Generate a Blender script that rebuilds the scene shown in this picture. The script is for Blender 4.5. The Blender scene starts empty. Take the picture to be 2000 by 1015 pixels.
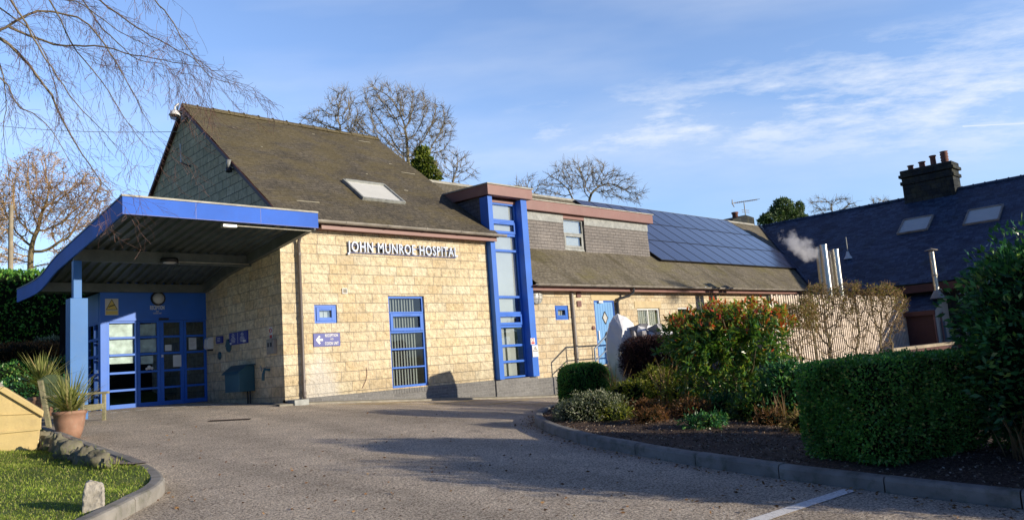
import bpy, math, random, os
import numpy as np
from mathutils import Vector, Matrix
random.seed(7); RNG = np.random.default_rng(7)
C = bpy.context.scene.collection
R_ = math.radians

# ------------------------------------------------------------------ camera model (eye at the origin, X along the
# front walls to the right, Y into the depth, Z up)
FOC = 1503.0
def nrm(v): return v/np.linalg.norm(v)
d1 = nrm(np.array([1574., -80.5, -FOC])); d2 = np.array([-1450., -304.5, -FOC]); d2 = nrm(d2-d1*(d1@d2))
RM = np.array([d1, d2, np.cross(d1, d2)])
def ray(px, py): return RM@np.array([px-1000., -(py-507.5), -FOC])
def onY(px, py, Y): r = ray(px, py); return r*(Y/r[1])
def onX(px, py, X): r = ray(px, py); return r*(X/r[0])
def D(px, py, d): return ray(px, py)*d/FOC

def sstep(a, b, x):
    t = np.clip((x-a)/(b-a), 0, 1); return t*t*(3-2*t)
def zg(X, Y):
    X = np.asarray(X, float); Y = np.asarray(Y, float)
    k = np.log1p(np.exp(np.clip((X-8)*2, -30, 30)))/2
    k = np.minimum(k, 8.)
    y1 = np.maximum(Y, -6.)
    z = -0.55+np.where(y1 < 15.55, .055*(y1-15.55), .03*(np.minimum(y1, 20)-15.55))
    z = z-0.066*k
    z = z+.19*np.clip(Y-21.5, 0, 34)+.03*np.maximum(X-45, 0)
    return z
def Z(x, y): return float(zg(x, y))
def G(px, py, dz=0.):
    r = nrm(ray(px, py)); t = .5
    while (r*t)[2] > Z(*(r*t)[:2])+dz and t < 200: t += .02
    return r*t

# ------------------------------------------------------------------ mesh helpers
def auto_uv(me):
    if not len(me.polygons): return
    uv = me.uv_layers.new(name='UVMap').data
    vs = me.vertices
    for p in me.polygons:
        n = p.normal
        if abs(n.z) > .999: u = Vector((1, 0, 0)); v = Vector((0, 1, 0))
        else:
            u = Vector((-n.y, n.x, 0)).normalized(); v = n.cross(u)
        for li in p.loop_indices:
            c = vs[me.loops[li].vertex_index].co
            uv[li].uv = (c.dot(u), c.dot(v))

class MB:
    def __init__(s): s.v = []; s.f = []; s.sm = []
    def add(s, vs, fs, smooth=False):
        b = len(s.v); s.v += [tuple(map(float, q)) for q in vs]
        s.f += [tuple(b+i for i in f) for f in fs]; s.sm += [smooth]*len(fs); return s
    def quad(s, a, b, c, d): return s.add([a, b, c, d], [(0, 1, 2, 3)])
    def box(s, x0, x1, y0, y1, z0, z1, yaw=0, c=None):
        vs = [(x, y, z) for z in (z0, z1) for y in (y0, y1) for x in (x0, x1)]
        if yaw:
            cx, cy = c if c else ((x0+x1)/2, (y0+y1)/2); ca, sa = math.cos(yaw), math.sin(yaw)
            vs = [(cx+(x-cx)*ca-(y-cy)*sa, cy+(x-cx)*sa+(y-cy)*ca, z) for x, y, z in vs]
        return s.add(vs, [(0, 2, 3, 1), (4, 5, 7, 6), (0, 1, 5, 4), (2, 6, 7, 3), (0, 4, 6, 2), (1, 3, 7, 5)])
    def prism(s, poly, axis, a, b):
        # poly = 2D points, extruded along axis from a to b ('x': poly is (y,z); 'y': (x,z); 'z': (x,y))
        def P(p, t): return {'x': (t, p[0], p[1]), 'y': (p[0], t, p[1]), 'z': (p[0], p[1], t)}[axis]
        n = len(poly); vs = [P(p, a) for p in poly]+[P(p, b) for p in poly]
        ar = sum(poly[i][0]*poly[(i+1) % n][1]-poly[(i+1) % n][0]*poly[i][1] for i in range(n))
        flip = (ar > 0) != (axis == 'y')
        fs = [tuple(range(n)), tuple(range(2*n-1, n-1, -1))]+[(i, i+n, (i+1) % n+n, (i+1) % n) for i in range(n)]
        if (a < b) != flip: fs = [tuple(reversed(f)) for f in fs]
        return s.add(vs, fs)
    def tube(s, pts, r, n=8, cap=True, smooth=True):
        pts = [np.array(p, float) for p in pts]; k = len(pts)
        rs = r if hasattr(r, '__len__') else [r]*k
        vs = []; up = None
        for i, p in enumerate(pts):
            t = nrm(pts[min(i+1, k-1)]-pts[max(i-1, 0)]+1e-9)
            if up is None: up = np.array([0, 0, 1.]) if abs(t[2]) < .9 else np.array([1., 0, 0])
            a = np.cross(t, up); a = nrm(a); b = np.cross(a, t); up = b
            for j in range(n):
                th = 2*math.pi*j/n; vs.append(p+rs[i]*(a*math.cos(th)+b*math.sin(th)))
        fs = [(i*n+j, i*n+(j+1) % n, (i+1)*n+(j+1) % n, (i+1)*n+j) for i in range(k-1) for j in range(n)]
        s.add(vs, fs, smooth)
        if cap: s.add([vs[j] for j in range(n)]+[vs[(k-1)*n+j] for j in range(n)], [tuple(reversed(range(n))), tuple(range(n, 2*n))])
        return s
    def lathe(s, prof, c, n=20, axis='z', smooth=True):
        vs = []
        for r, h in prof:
            for j in range(n):
                t = 2*math.pi*j/n; a, b = r*math.cos(t), r*math.sin(t)
                vs.append({'z': (c[0]+a, c[1]+b, c[2]+h), 'y': (c[0]+a, c[1]+h, c[2]+b), 'x': (c[0]+h, c[1]+a, c[2]+b)}[axis])
        k = len(prof)
        s.add(vs, [(i*n+j, i*n+(j+1) % n, (i+1)*n+(j+1) % n, (i+1)*n+j) for i in range(k-1) for j in range(n)], smooth)
        return s
    def build(s, name, mat, parent=None, uv=True, bevel=0, **tg):
        me = bpy.data.meshes.new(name); me.from_pydata(s.v, [], s.f); me.update()
        me.polygons.foreach_set('use_smooth', s.sm)
        if uv: auto_uv(me)
        return link(name, me, mat, parent, bevel, **tg)

def root_of(o):
    while o.parent: o = o.parent
    return o
def link(name, me, mat, parent=None, bevel=0, **tg):
    if mat: me.materials.append(mat)
    o = bpy.data.objects.new(name, me); C.objects.link(o)
    if parent is None:
        n = len(me.vertices); co = np.empty(n*3, np.float32); me.vertices.foreach_get('co', co); co = co.reshape(-1, 3)
        mn, mx = co.min(0), co.max(0); org = Vector(((mn[0]+mx[0])/2, (mn[1]+mx[1])/2, mn[2]))
        me.transform(Matrix.Translation(-org)); o.location = org
    else:
        r = root_of(parent); o.parent = parent
        if parent == r: me.transform(Matrix.Translation(-r.location))
        else: me.transform(Matrix.Translation(-r.location))
    if bevel:
        b = o.modifiers.new('bevel', 'BEVEL'); b.width = bevel; b.segments = 2; b.limit_method = 'ANGLE'
    tag(o, **tg); return o
def tag(o, label=None, category=None, group=None, kind=None):
    for k, v in (('label', label), ('category', category), ('group', group), ('kind', kind)):
        if v: o[k] = v
    return o
def thing(name, loc, label, category, group=None):
    o = bpy.data.objects.new(name, None); C.objects.link(o); o.location = loc; o.empty_display_size = .2
    return tag(o, label, category, group)
def copy_thing(o, loc, label=None, rz=None):
    c = o.copy(); C.objects.link(c); c.location = loc
    if rz is not None: c.rotation_euler[2] = rz
    if label: c['label'] = label
    for ch in [x for x in bpy.data.objects if x.parent == o]:
        k = ch.copy(); C.objects.link(k); k.parent = c
        for g in [x for x in bpy.data.objects if x.parent == ch]:
            h = g.copy(); C.objects.link(h); h.parent = k
    return c

def np_quads(name, V, mat, parent=None, **tg):
    n = len(V)//4; me = bpy.data.meshes.new(name)
    me.vertices.add(len(V)); me.vertices.foreach_set('co', np.asarray(V, np.float32).ravel())
    me.loops.add(n*4); me.loops.foreach_set('vertex_index', np.arange(n*4, dtype=np.int32))
    me.polygons.add(n); me.polygons.foreach_set('loop_start', np.arange(0, n*4, 4, dtype=np.int32))
    me.polygons.foreach_set('loop_total', np.full(n, 4, np.int32)); me.update(calc_edges=True)
    return link(name, me, mat, parent, **tg)

# ------------------------------------------------------------------ materials
def new_mat(name):
    m = bpy.data.materials.new(name); m.use_nodes = True; nt = m.node_tree
    return m, nt, nt.nodes['Principled BSDF']
def N(nt, t, **kw):
    n = nt.nodes.new(t)
    for k, v in kw.items():
        if k[0] == '_': setattr(n, k[1:], v)
        else:
            key = int(k[1:]) if k[0] == 'i' and k[1:].isdigit() else k.replace('__', ' ')
            n.inputs[key].default_value = v
    return n
def L(nt, a, b): nt.links.new(a, b)
def col(c): return (c[0], c[1], c[2], 1)
def mixc(nt, fac, a, b, mode='MIX'):
    m = nt.nodes.new('ShaderNodeMix'); m.data_type = 'RGBA'; m.blend_type = mode
    for sock, val in ((m.inputs[0], fac), (m.inputs[6], a), (m.inputs[7], b)):
        if isinstance(val, (int, float)): sock.default_value = val
        elif isinstance(val, tuple): sock.default_value = col(val)
        else: L(nt, val, sock)
    return m.outputs[2]
def ramp(nt, src, stops):
    r = nt.nodes.new('ShaderNodeValToRGB'); L(nt, src, r.inputs[0]); e = r.color_ramp.elements
    while len(e) < len(stops): e.new(.5)
    for i, (p, c) in enumerate(stops):
        e[i].position = p; e[i].color = col(c if hasattr(c, '__len__') else (c, c, c))
    return r.outputs[0]
def noise(nt, scale, detail=4, rough=.55, vec=None, out='Fac'):
    n = N(nt, 'ShaderNodeTexNoise', Scale=scale, Detail=detail, Roughness=rough)
    if vec is None:
        tc = nt.nodes.new('ShaderNodeTexCoord'); vec = tc.outputs['Object']
    L(nt, vec, n.inputs['Vector']); return n.outputs[out]
def bump(nt, b, h, strength=.5, dist=.02):
    n = N(nt, 'ShaderNodeBump', Strength=strength, Distance=dist); L(nt, h, n.inputs['Height']); L(nt, n.outputs[0], b.inputs['Normal'])
def math_(nt, op, a, b=None):
    m = nt.nodes.new('ShaderNodeMath'); m.operation = op
    for i, x in enumerate((a, b)):
        if x is None: continue
        if isinstance(x, (int, float)): m.inputs[i].default_value = x
        else: L(nt, x, m.inputs[i])
    return m.outputs[0]

def simple(name, c, rough=.6, metal=0., var=.18, scale=3., bmp=.15, bscale=40., dirt=None, spec=.5):
    m, nt, b = new_mat(name)
    n1 = noise(nt, scale, 5)
    lo = tuple(x*(1-var) for x in c); hi = tuple(min(1, x*(1+var)) for x in c)
    o = ramp(nt, n1, [(.3, lo), (.7, hi)])
    if dirt:
        n3 = noise(nt, scale*2.3, 6, .7); o = mixc(nt, ramp(nt, n3, [(.5, 0.), (.75, dirt[1])]), o, dirt[0])
    L(nt, o, b.inputs['Base Color']); b.inputs['Roughness'].default_value = rough; b.inputs['Metallic'].default_value = metal
    b.inputs['Specular IOR Level'].default_value = spec
    if bmp: bump(nt, b, noise(nt, bscale, 3), bmp, .01)
    return m

def masonry(name, c1, c2, mortar, w, h, ms=.012, phase=(0, 0), rock=.5, stain=None, offset=.5, sq=1., rdist=.03, var=.35):
    m, nt, b = new_mat(name)
    uv = nt.nodes.new('ShaderNodeUVMap'); uv.uv_map = 'UVMap'
    mp = nt.nodes.new('ShaderNodeMapping'); mp.inputs['Location'].default_value = (phase[0], phase[1], 0); L(nt, uv.outputs[0], mp.inputs[0])
    br = N(nt, 'ShaderNodeTexBrick', Scale=1., Bias=0.)
    br.offset = offset; br.squash = sq; br.squash_frequency = 3
    br.inputs['Mortar Size'].default_value = ms; br.inputs['Mortar Smooth'].default_value = .3
    br.inputs['Brick Width'].default_value = w; br.inputs['Row Height'].default_value = h
    br.inputs['Color1'].default_value = col(c1); br.inputs['Color2'].default_value = col(c2); br.inputs['Mortar'].default_value = col(mortar)
    L(nt, mp.outputs[0], br.inputs['Vector'])
    n1 = noise(nt, 9/h*.2, 6, .65); n2 = noise(nt, .7, 5, .6)
    o = mixc(nt, 1., br.outputs['Color'], ramp(nt, n1, [(.25, 1-var), (.75, 1+var*.6)]), 'MULTIPLY')
    o = mixc(nt, .8, o, ramp(nt, n2, [(.3, .82), (.7, 1.12)]), 'MULTIPLY')
    if stain: o = mixc(nt, ramp(nt, noise(nt, 1.6, 6, .7), [(.48, 0.), (.72, stain[1])]), o, stain[0])
    L(nt, o, b.inputs['Base Color']); b.inputs['Roughness'].default_value = .85; b.inputs['Specular IOR Level'].default_value = .25
    inv = math_(nt, 'SUBTRACT', 1., br.outputs['Fac'])
    nn = noise(nt, 2.6/h, 5, .6)
    hh = math_(nt, 'ADD', math_(nt, 'MULTIPLY', inv, .5), math_(nt, 'MULTIPLY', math_(nt, 'MULTIPLY', nn, inv), rock*2))
    bump(nt, b, hh, .9, rdist)
    return m

def tiles(name, c1, c2, w, h, moss=None, lich=None, rough=.8, bd=.03, streak=None):
    m, nt, b = new_mat(name)
    uv = nt.nodes.new('ShaderNodeUVMap'); uv.uv_map = 'UVMap'
    br = N(nt, 'ShaderNodeTexBrick', Scale=1.); br.offset = .5
    br.inputs['Mortar Size'].default_value = .006; br.inputs['Brick Width'].default_value = w; br.inputs['Row Height'].default_value = h
    br.inputs['Color1'].default_value = col(c1); br.inputs['Color2'].default_value = col(c2); br.inputs['Mortar'].default_value = col(tuple(x*.3 for x in c1))
    L(nt, uv.outputs[0], br.inputs['Vector'])
    o = mixc(nt, 1., br.outputs['Color'], ramp(nt, noise(nt, 14, 5, .7), [(.25, .65), (.75, 1.35)]), 'MULTIPLY')
    o = mixc(nt, 1., o, ramp(nt, noise(nt, .9, 5, .6), [(.3, .75), (.7, 1.25)]), 'MULTIPLY')
    if moss:
        tc = nt.nodes.new('ShaderNodeTexCoord'); mp = nt.nodes.new('ShaderNodeMapping'); mp.inputs['Scale'].default_value = (.8, 1.1, 1.1)
        L(nt, tc.outputs['Object'], mp.inputs[0])
        n = noise(nt, moss[2], 8, .72, mp.outputs[0])
        sz = nt.nodes.new('ShaderNodeSeparateXYZ'); L(nt, tc.outputs['Object'], sz.inputs[0]); n = math_(nt, 'ADD', n, math_(nt, 'MULTIPLY', math_(nt, 'SUBTRACT', sz.outputs[2], moss[4] if len(moss) > 4 else 2.), .035 if len(moss) > 4 else 0.))
        o = mixc(nt, ramp(nt, n, [(moss[3], 0.), (moss[3]+.16, moss[1])]), o, moss[0])
    if streak:
        tc = nt.nodes.new('ShaderNodeTexCoord'); mp = nt.nodes.new('ShaderNodeMapping'); mp.inputs['Scale'].default_value = (2.2, .3, .3)
        L(nt, tc.outputs['Object'], mp.inputs[0])
        o = mixc(nt, ramp(nt, noise(nt, 1.1, 5, .6, mp.outputs[0]), [(.5, 0.), (.62, streak[1])]), o, streak[0])
    if lich: o = mixc(nt, ramp(nt, noise(nt, 22, 2, .5), [(.74, 0.), (.78, lich[1])]), o, lich[0])
    L(nt, o, b.inputs['Base Color']); b.inputs['Roughness'].default_value = rough; b.inputs['Specular IOR Level'].default_value = .3
    # each course steps up: saw-tooth in v
    sx = nt.nodes.new('ShaderNodeSeparateXYZ'); L(nt, uv.outputs[0], sx.inputs[0])
    saw = math_(nt, 'FRACT', math_(nt, 'DIVIDE', sx.outputs[1], h))
    hh = math_(nt, 'ADD', math_(nt, 'MULTIPLY', math_(nt, 'SUBTRACT', 1., saw), .6), math_(nt, 'MULTIPLY', noise(nt, 6, 5, .7), .9))
    hh = math_(nt, 'SUBTRACT', hh, math_(nt, 'MULTIPLY', br.outputs['Fac'], .5))
    bump(nt, b, hh, .8, bd)
    return m

def leafmat(name, stops, trans=.3, rough=.45, spec=.4):
    m, nt, b = new_mat(name)
    g = nt.nodes.new('ShaderNodeNewGeometry')
    o = ramp(nt, g.outputs['Random Per Island'], stops)
    o = mixc(nt, 1., o, ramp(nt, noise(nt, 3.2, 3, .6), [(.3, .62), (.7, 1.35)]), 'MULTIPLY')
    L(nt, o, b.inputs['Base Color']); b.inputs['Roughness'].default_value = rough; b.inputs['Specular IOR Level'].default_value = spec
    t = nt.nodes.new('ShaderNodeBsdfTranslucent'); L(nt, mixc(nt, 1., o, (1.3, 1.5, .6), 'MULTIPLY'), t.inputs[0])
    mx = nt.nodes.new('ShaderNodeMixShader'); mx.inputs[0].default_value = trans
    L(nt, b.outputs[0], mx.inputs[1]); L(nt, t.outputs[0], mx.inputs[2])
    L(nt, mx.outputs[0], nt.nodes['Material Output'].inputs[0]); return m

def glassmat(name, tint=(.55, .6, .6), refl=.25, rough=.03):
    m, nt, b = new_mat(name); nt.nodes.remove(b)
    tr = nt.nodes.new('ShaderNodeBsdfTransparent'); tr.inputs[0].default_value = col(tint)
    gl = nt.nodes.new('ShaderNodeBsdfGlossy'); gl.inputs['Roughness'].default_value = rough; gl.inputs[0].default_value = (.95, .97, 1, 1)
    bp = N(nt, 'ShaderNodeBump', Strength=.06, Distance=.02); L(nt, noise(nt, 2.5, 2), bp.inputs['Height']); L(nt, bp.outputs[0], gl.inputs['Normal'])
    fr = N(nt, 'ShaderNodeFresnel', IOR=1.5)
    gg = nt.nodes.new('ShaderNodeNewGeometry'); L(nt, math_(nt, 'SUBTRACT', 1.5, math_(nt, 'MULTIPLY', gg.outputs['Backfacing'], 1.5-1/1.5)), fr.inputs['IOR'])
    f = math_(nt, 'ADD', fr.outputs[0], refl)
    mx = nt.nodes.new('ShaderNodeMixShader'); L(nt, f, mx.inputs[0]); L(nt, tr.outputs[0], mx.inputs[1]); L(nt, gl.outputs[0], mx.inputs[2])
    L(nt, mx.outputs[0], nt.nodes['Material Output'].inputs[0]); return m

M = {}
M['stone'] = masonry('buff_stone', (.90, .78, .54), (.82, .64, .38), (.52, .43, .32), .47, .225, .008, (0, -.04), 1., rdist=.045, var=.45, offset=.42, sq=1.3, stain=((.72, .66, .52), .35))
nt = M['stone'].node_tree; b = nt.nodes['Principled BSDF']; src_ = b.inputs['Base Color'].links[0].from_socket
gp_ = nt.nodes.new('ShaderNodeNewGeometry'); sp_ = nt.nodes.new('ShaderNodeSeparateXYZ'); L(nt, gp_.outputs['Position'], sp_.inputs[0])
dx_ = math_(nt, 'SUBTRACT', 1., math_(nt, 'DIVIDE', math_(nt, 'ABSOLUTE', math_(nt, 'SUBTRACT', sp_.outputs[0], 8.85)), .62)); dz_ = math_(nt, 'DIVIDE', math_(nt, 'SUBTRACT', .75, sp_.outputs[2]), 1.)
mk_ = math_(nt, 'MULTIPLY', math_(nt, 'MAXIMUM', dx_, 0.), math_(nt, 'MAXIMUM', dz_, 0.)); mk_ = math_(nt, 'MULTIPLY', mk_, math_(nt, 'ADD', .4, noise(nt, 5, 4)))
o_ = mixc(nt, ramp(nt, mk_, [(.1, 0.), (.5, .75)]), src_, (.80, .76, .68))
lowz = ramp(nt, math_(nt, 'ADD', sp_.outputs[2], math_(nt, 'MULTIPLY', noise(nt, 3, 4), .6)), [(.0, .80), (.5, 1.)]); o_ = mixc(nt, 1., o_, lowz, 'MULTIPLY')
L(nt, o_, b.inputs['Base Color'])
M['stone_shade'] = M['stone']
M['stone2'] = masonry('wing_stone', (.78, .67, .47), (.68, .53, .33), (.52, .43, .32), .36, .2, .009, (0, 0), .7, rdist=.045, var=.35)
M['gable'] = masonry('weathered_gable_stone', (.80, .66, .42), (.68, .55, .33), (.17, .15, .10), .45, .225, .009, (0, -.04), .4, stain=((.26, .27, .17), .5))
M['plinth'] = masonry('grey_plinth_brick', (.24, .235, .225), (.19, .185, .18), (.33, .32, .30), .225, .075, .006, (0, -.02), .15, rdist=.01)
M['oldstone'] = masonry('old_sooty_stone', (.05, .056, .055), (.025, .03, .034), (.03, .03, .028), .45, .26, .015, (0, 0), .6, stain=((.12, .11, .05), .6))
M['roof'] = tiles('mossy_tiles', (.165, .14, .10), (.11, .095, .07), .165, .12, moss=((.19, .15, .06), .5, 1.3, .50, 4.), lich=((.45, .42, .33), .8))
M['roof_wing'] = tiles('wing_tiles', (.27, .235, .17), (.21, .18, .125), .165, .1, moss=((.24, .21, .08), .6, .9, .5), streak=((.10, .085, .04), .6), lich=((.03, .03, .025), .8))
M['roof_wing_hi'] = tiles('upper_wing_tiles', (.27, .235, .17), (.22, .19, .13), .165, .1, moss=((.22, .19, .09), .5, .8, .5))
M['slate'] = tiles('dark_slates', (.075, .12, .19), (.025, .045, .09), .3, .19, moss=((.045, .06, .03), .5, 1.2, .55), rough=.55)
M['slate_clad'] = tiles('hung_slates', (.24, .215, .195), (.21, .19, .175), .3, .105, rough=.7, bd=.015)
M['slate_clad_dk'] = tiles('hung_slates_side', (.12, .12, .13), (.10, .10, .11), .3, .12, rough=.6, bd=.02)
M['blue'] = simple('blue_paint', (.03, .155, .62), .42, var=.12, scale=1.5, bmp=.05, dirt=((.05, .16, .48), .45), spec=.35)
M['blue_fascia'] = simple('faded_blue_fascia', (.036, .14, .60), .6, var=.15, scale=.9, bmp=.05, dirt=((.05, .13, .50), .5), spec=.2)
M['blue_pale'] = simple('pale_blue_paint', (.055, .19, .48), .5, var=.1, scale=1.2, bmp=.04, dirt=((.10, .22, .42), .4), spec=.3)
M['blue_door'] = simple('sky_blue_door_paint', (.16, .38, .70), .45, var=.08, scale=1.5, bmp=.04)
M['blue_sign'] = simple('navy_sign_face', (.035, .05, .30), .45, var=.05, bmp=0)
M['white'] = simple('white_paint', (.78, .78, .76), .5, var=.04, bmp=.03)
M['letter'] = simple('pale_blue_letter_face', (.48, .57, .72), .4, var=.04, bmp=0)
M['letter_side'] = simple('blue_letter_side', (.06, .09, .30), .5, var=.05, bmp=0)
M['brown'] = simple('brown_fascia_boards', (.26, .125, .105), .5, var=.1, scale=1.5, bmp=.05, dirt=((.3, .2, .16), .4))
M['brown_dk'] = simple('dark_brown_boards', (.085, .03, .028), .6, var=.15, bmp=.05)
M['gutter'] = simple('weathered_grey_gutter', (.30, .27, .23), .45, var=.3, scale=4, bmp=.05, dirt=((.32, .29, .22), .6))
M['pipe'] = simple('brown_grey_pipe', (.15, .125, .11), .4, var=.2, scale=3, bmp=.04)
M['pipe_grey'] = simple('pale_grey_pipe', (.28, .25, .22), .45, var=.2, scale=3, bmp=.04)
M['gutter_dk'] = simple('dark_grey_pipe', (.06, .06, .065), .4, var=.2, bmp=.03)
M['black'] = simple('black_plastic', (.02, .02, .022), .45, var=.2, bmp=0)
M['lead'] = simple('lead_flashing', (.30, .31, .29), .5, var=.3, scale=6, bmp=.6, bscale=14, dirt=((.5, .5, .45), .5))
M['edge'] = simple('pale_roof_edge_trim', (.42, .40, .33), .6, var=.25, scale=5, bmp=.1, dirt=((.2, .19, .13), .5))
M['concrete'] = simple('worn_concrete', (.30, .275, .22), .85, var=.25, scale=5, bmp=.5, bscale=60, dirt=((.12, .13, .06), .6))
M['kerb'] = simple('kerb_concrete', (.29, .27, .235), .85, var=.3, scale=3, bmp=.6, bscale=90, dirt=((.12, .125, .075), .75))
M['soffit'] = simple('grey_corrugated_metal', (.085, .105, .10), .5, metal=.2, var=.3, scale=2, bmp=.05, dirt=((.05, .055, .03), .6))
M['beam'] = simple('dusty_grey_beam', (.12, .14, .135), .6, var=.25, scale=3, bmp=.1, dirt=((.22, .22, .2), .5))
M['steel'] = simple('polished_steel', (.60, .585, .55), .24, metal=1., var=.06, scale=2, bmp=.02)
M['steel_dull'] = simple('dull_steel', (.5, .48, .42), .35, metal=1., var=.2, scale=4, bmp=.05, dirt=((.35, .28, .15), .6))
M['galv'] = simple('galvanised_rail', (.24, .3, .38), .45, metal=.3, var=.1, bmp=.02)
M['glass'] = glassmat('window_glass', refl=.05)
M['glass_dk'] = glassmat('dark_window_glass', (.35, .4, .42), .03)
M['glass_roof'] = glassmat('roof_window_glass', (.97, .98, 1.), -.12)
M['glass_sky'] = glassmat('bright_window_glass', (.8, .85, .85), .22)
M['blind'] = simple('cream_blind_fabric', (.74, .72, .64), .8, var=.04, bmp=.05)
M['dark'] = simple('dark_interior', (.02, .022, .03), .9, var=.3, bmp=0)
M['paper'] = simple('paper_notice', (.72, .74, .72), .8, var=.06, bmp=0)
M['film'] = simple('pale_pane_reflection', (.48, .60, .52), .7, var=.35, scale=5, bmp=0)
M['terracotta'] = simple('terracotta', (.36, .20, .13), .75, var=.18, scale=7, bmp=.2, dirt=((.42, .33, .25), .5))
M['pot_clay'] = simple('chimney_pot_clay', (.20, .085, .06), .8, var=.25, scale=6, bmp=.2)
M['gritbin'] = simple('faded_yellow_plastic', (.62, .47, .20), .5, var=.12, scale=4, bmp=.12, dirt=((.45, .33, .16), .7))
M['wood_old'] = simple('weathered_bench_wood', (.30, .27, .16), .8, var=.3, scale=8, bmp=.3, dirt=((.09, .14, .05), .8))
M['wood_dark'] = simple('dark_green_wood', (.05, .075, .035), .85, var=.3, scale=8, bmp=.3)  # dark green tone of the bench back
M['pole'] = simple('grey_timber_pole', (.36, .30, .21), .85, var=.25, scale=3, bmp=.3)
M['bark'] = simple('grey_green_bark', (.22, .19, .11), .9, var=.35, scale=3, bmp=.4, dirt=((.12, .14, .04), .6))
M['bark_tan'] = simple('tan_bark', (.24, .185, .10), .9, var=.3, scale=3, bmp=.4, dirt=((.16, .17, .06), .6))  # plain tan bark tone, the same all round
M['twig'] = simple('twig_bark', (.25, .205, .13), .9, var=.3, scale=2, bmp=0)
M['twig_red'] = simple('russet_twig_bark', (.46, .30, .14), .85, var=.4, scale=.6, bmp=0)
M['birch'] = simple('birch_branch_bark', (.20, .16, .10), .8, var=.3, scale=3, bmp=.2)
M['birch_twig'] = simple('reddish_birch_twigs', (.19, .105, .085), .7, var=.4, scale=1.5, bmp=0)
M['rock'] = simple('pale_rough_stone', (.46, .42, .35), .9, var=.3, scale=9, bmp=1., bscale=25, dirt=((.2, .16, .1), .5))
M['rock_moss'] = simple('mossy_rockery_stone', (.22, .20, .14), .9, var=.35, scale=6, bmp=1., bscale=18, dirt=((.14, .17, .03), .9))
M['bag'] = simple('white_woven_bag', (.84, .84, .86), .7, var=.08, scale=4, bmp=.5, bscale=9)
M['bag_grey'] = simple('grey_rubble', (.33, .32, .33), .8, var=.3, scale=7, bmp=.4)
M['fence'] = simple('cream_slat_fence', (.72, .60, .48), .8, var=.3, scale=5, bmp=.2)
M['render_white'] = simple('cream_render', (.68, .64, .54), .8, var=.08, bmp=.1)
M['teal'] = simple('dark_teal_plastic', (.025, .10, .135), .35, var=.08, bmp=.02)
M['red'] = simple('red_print', (.55, .04, .04), .5, var=.05, bmp=0)
M['yellow'] = simple('yellow_print', (.75, .55, .12), .5, var=.08, bmp=0)
M['stone_band'] = simple('smooth_stone_band', (.60, .48, .28), .85, var=.12, scale=4, bmp=.2)
M['lamp_glass'] = simple('frosted_lamp_glass', (.55, .55, .52), .25, var=.1, bmp=.05)
M['lichen'] = simple('pale_mortar_patch', (.50, .45, .32), .9, var=.2, bmp=.2)
M['rust'] = simple('rusty_iron', (.10, .06, .035), .8, var=.3, scale=9, bmp=.3)

M['kerb_dark'] = simple('shaded_kerb_concrete', (.26, .25, .225), .85, var=.35, scale=3, bmp=.6, bscale=90, dirt=((.06, .075, .035), .8))  # right kerb: shade painted in as a darker tone, along with moss
# solar panel glass
m, nt, b = new_mat('solar_panel_glass')
L(nt, ramp(nt, noise(nt, .8, 3), [(.3, (.035, .042, .085)), (.7, (.05, .058, .11))]), b.inputs['Base Color'])
b.inputs['Roughness'].default_value = .18; b.inputs['Specular IOR Level'].default_value = .8; b.inputs['Coat Weight'].default_value = .6; b.inputs['Coat Roughness'].default_value = .12
M['solar'] = m
# asphalt
m, nt, b = new_mat('asphalt')
o = ramp(nt, noise(nt, 50, 5, .86), [(.385, (.04, .034, .028)), (.455, (.40, .33, .255)), (.535, (.76, .63, .475)), (.62, (1., .92, .76))])
o = mixc(nt, 1., o, ramp(nt, noise(nt, .35, 6, .6), [(.3, .80), (.7, 1.18)]), 'MULTIPLY')
o = mixc(nt, 1., o, ramp(nt, noise(nt, 3., 6, .7), [(.3, .85), (.7, 1.12)]), 'MULTIPLY')
o = mixc(nt, ramp(nt, noise(nt, .55, 8, .75), [(.60, 0.), (.78, .35)]), o, (.32, .25, .15))
wv = N(nt, 'ShaderNodeTexWave', Scale=.22, Distortion=6., Detail=3.); tcw = nt.nodes.new('ShaderNodeTexCoord'); L(nt, tcw.outputs['Object'], wv.inputs['Vector'])
o = mixc(nt, 1., o, ramp(nt, wv.outputs['Fac'], [(.0, .86), (.5, 1.04)]), 'MULTIPLY')
o = mixc(nt, ramp(nt, noise(nt, .9, 3, .5), [(.66, 0.), (.70, .28)]), o, (.16, .135, .11))
L(nt, o, b.inputs['Base Color']); b.inputs['Roughness'].default_value = .85; b.inputs['Specular IOR Level'].default_value = .2
bump(nt, b, noise(nt, 60, 4, .8), 1., .016); M['asphalt'] = m
m, nt, b = new_mat('road_paint_white')
o = mixc(nt, ramp(nt, noise(nt, 40, 4, .7), [(.50, 0.), (.66, .7)]), (.98, .96, .90), (.40, .35, .29)); L(nt, o, b.inputs['Base Color']); b.inputs['Roughness'].default_value = .8; M['paint_w'] = m
m, nt, b = new_mat('road_paint_yellow')
o = mixc(nt, ramp(nt, noise(nt, 18, 4, .7), [(.42, 0.), (.6, .85)]), (.90, .68, .24), (.42, .36, .24)); L(nt, o, b.inputs['Base Color']); b.inputs['Roughness'].default_value = .8; M['paint_y'] = m
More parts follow.
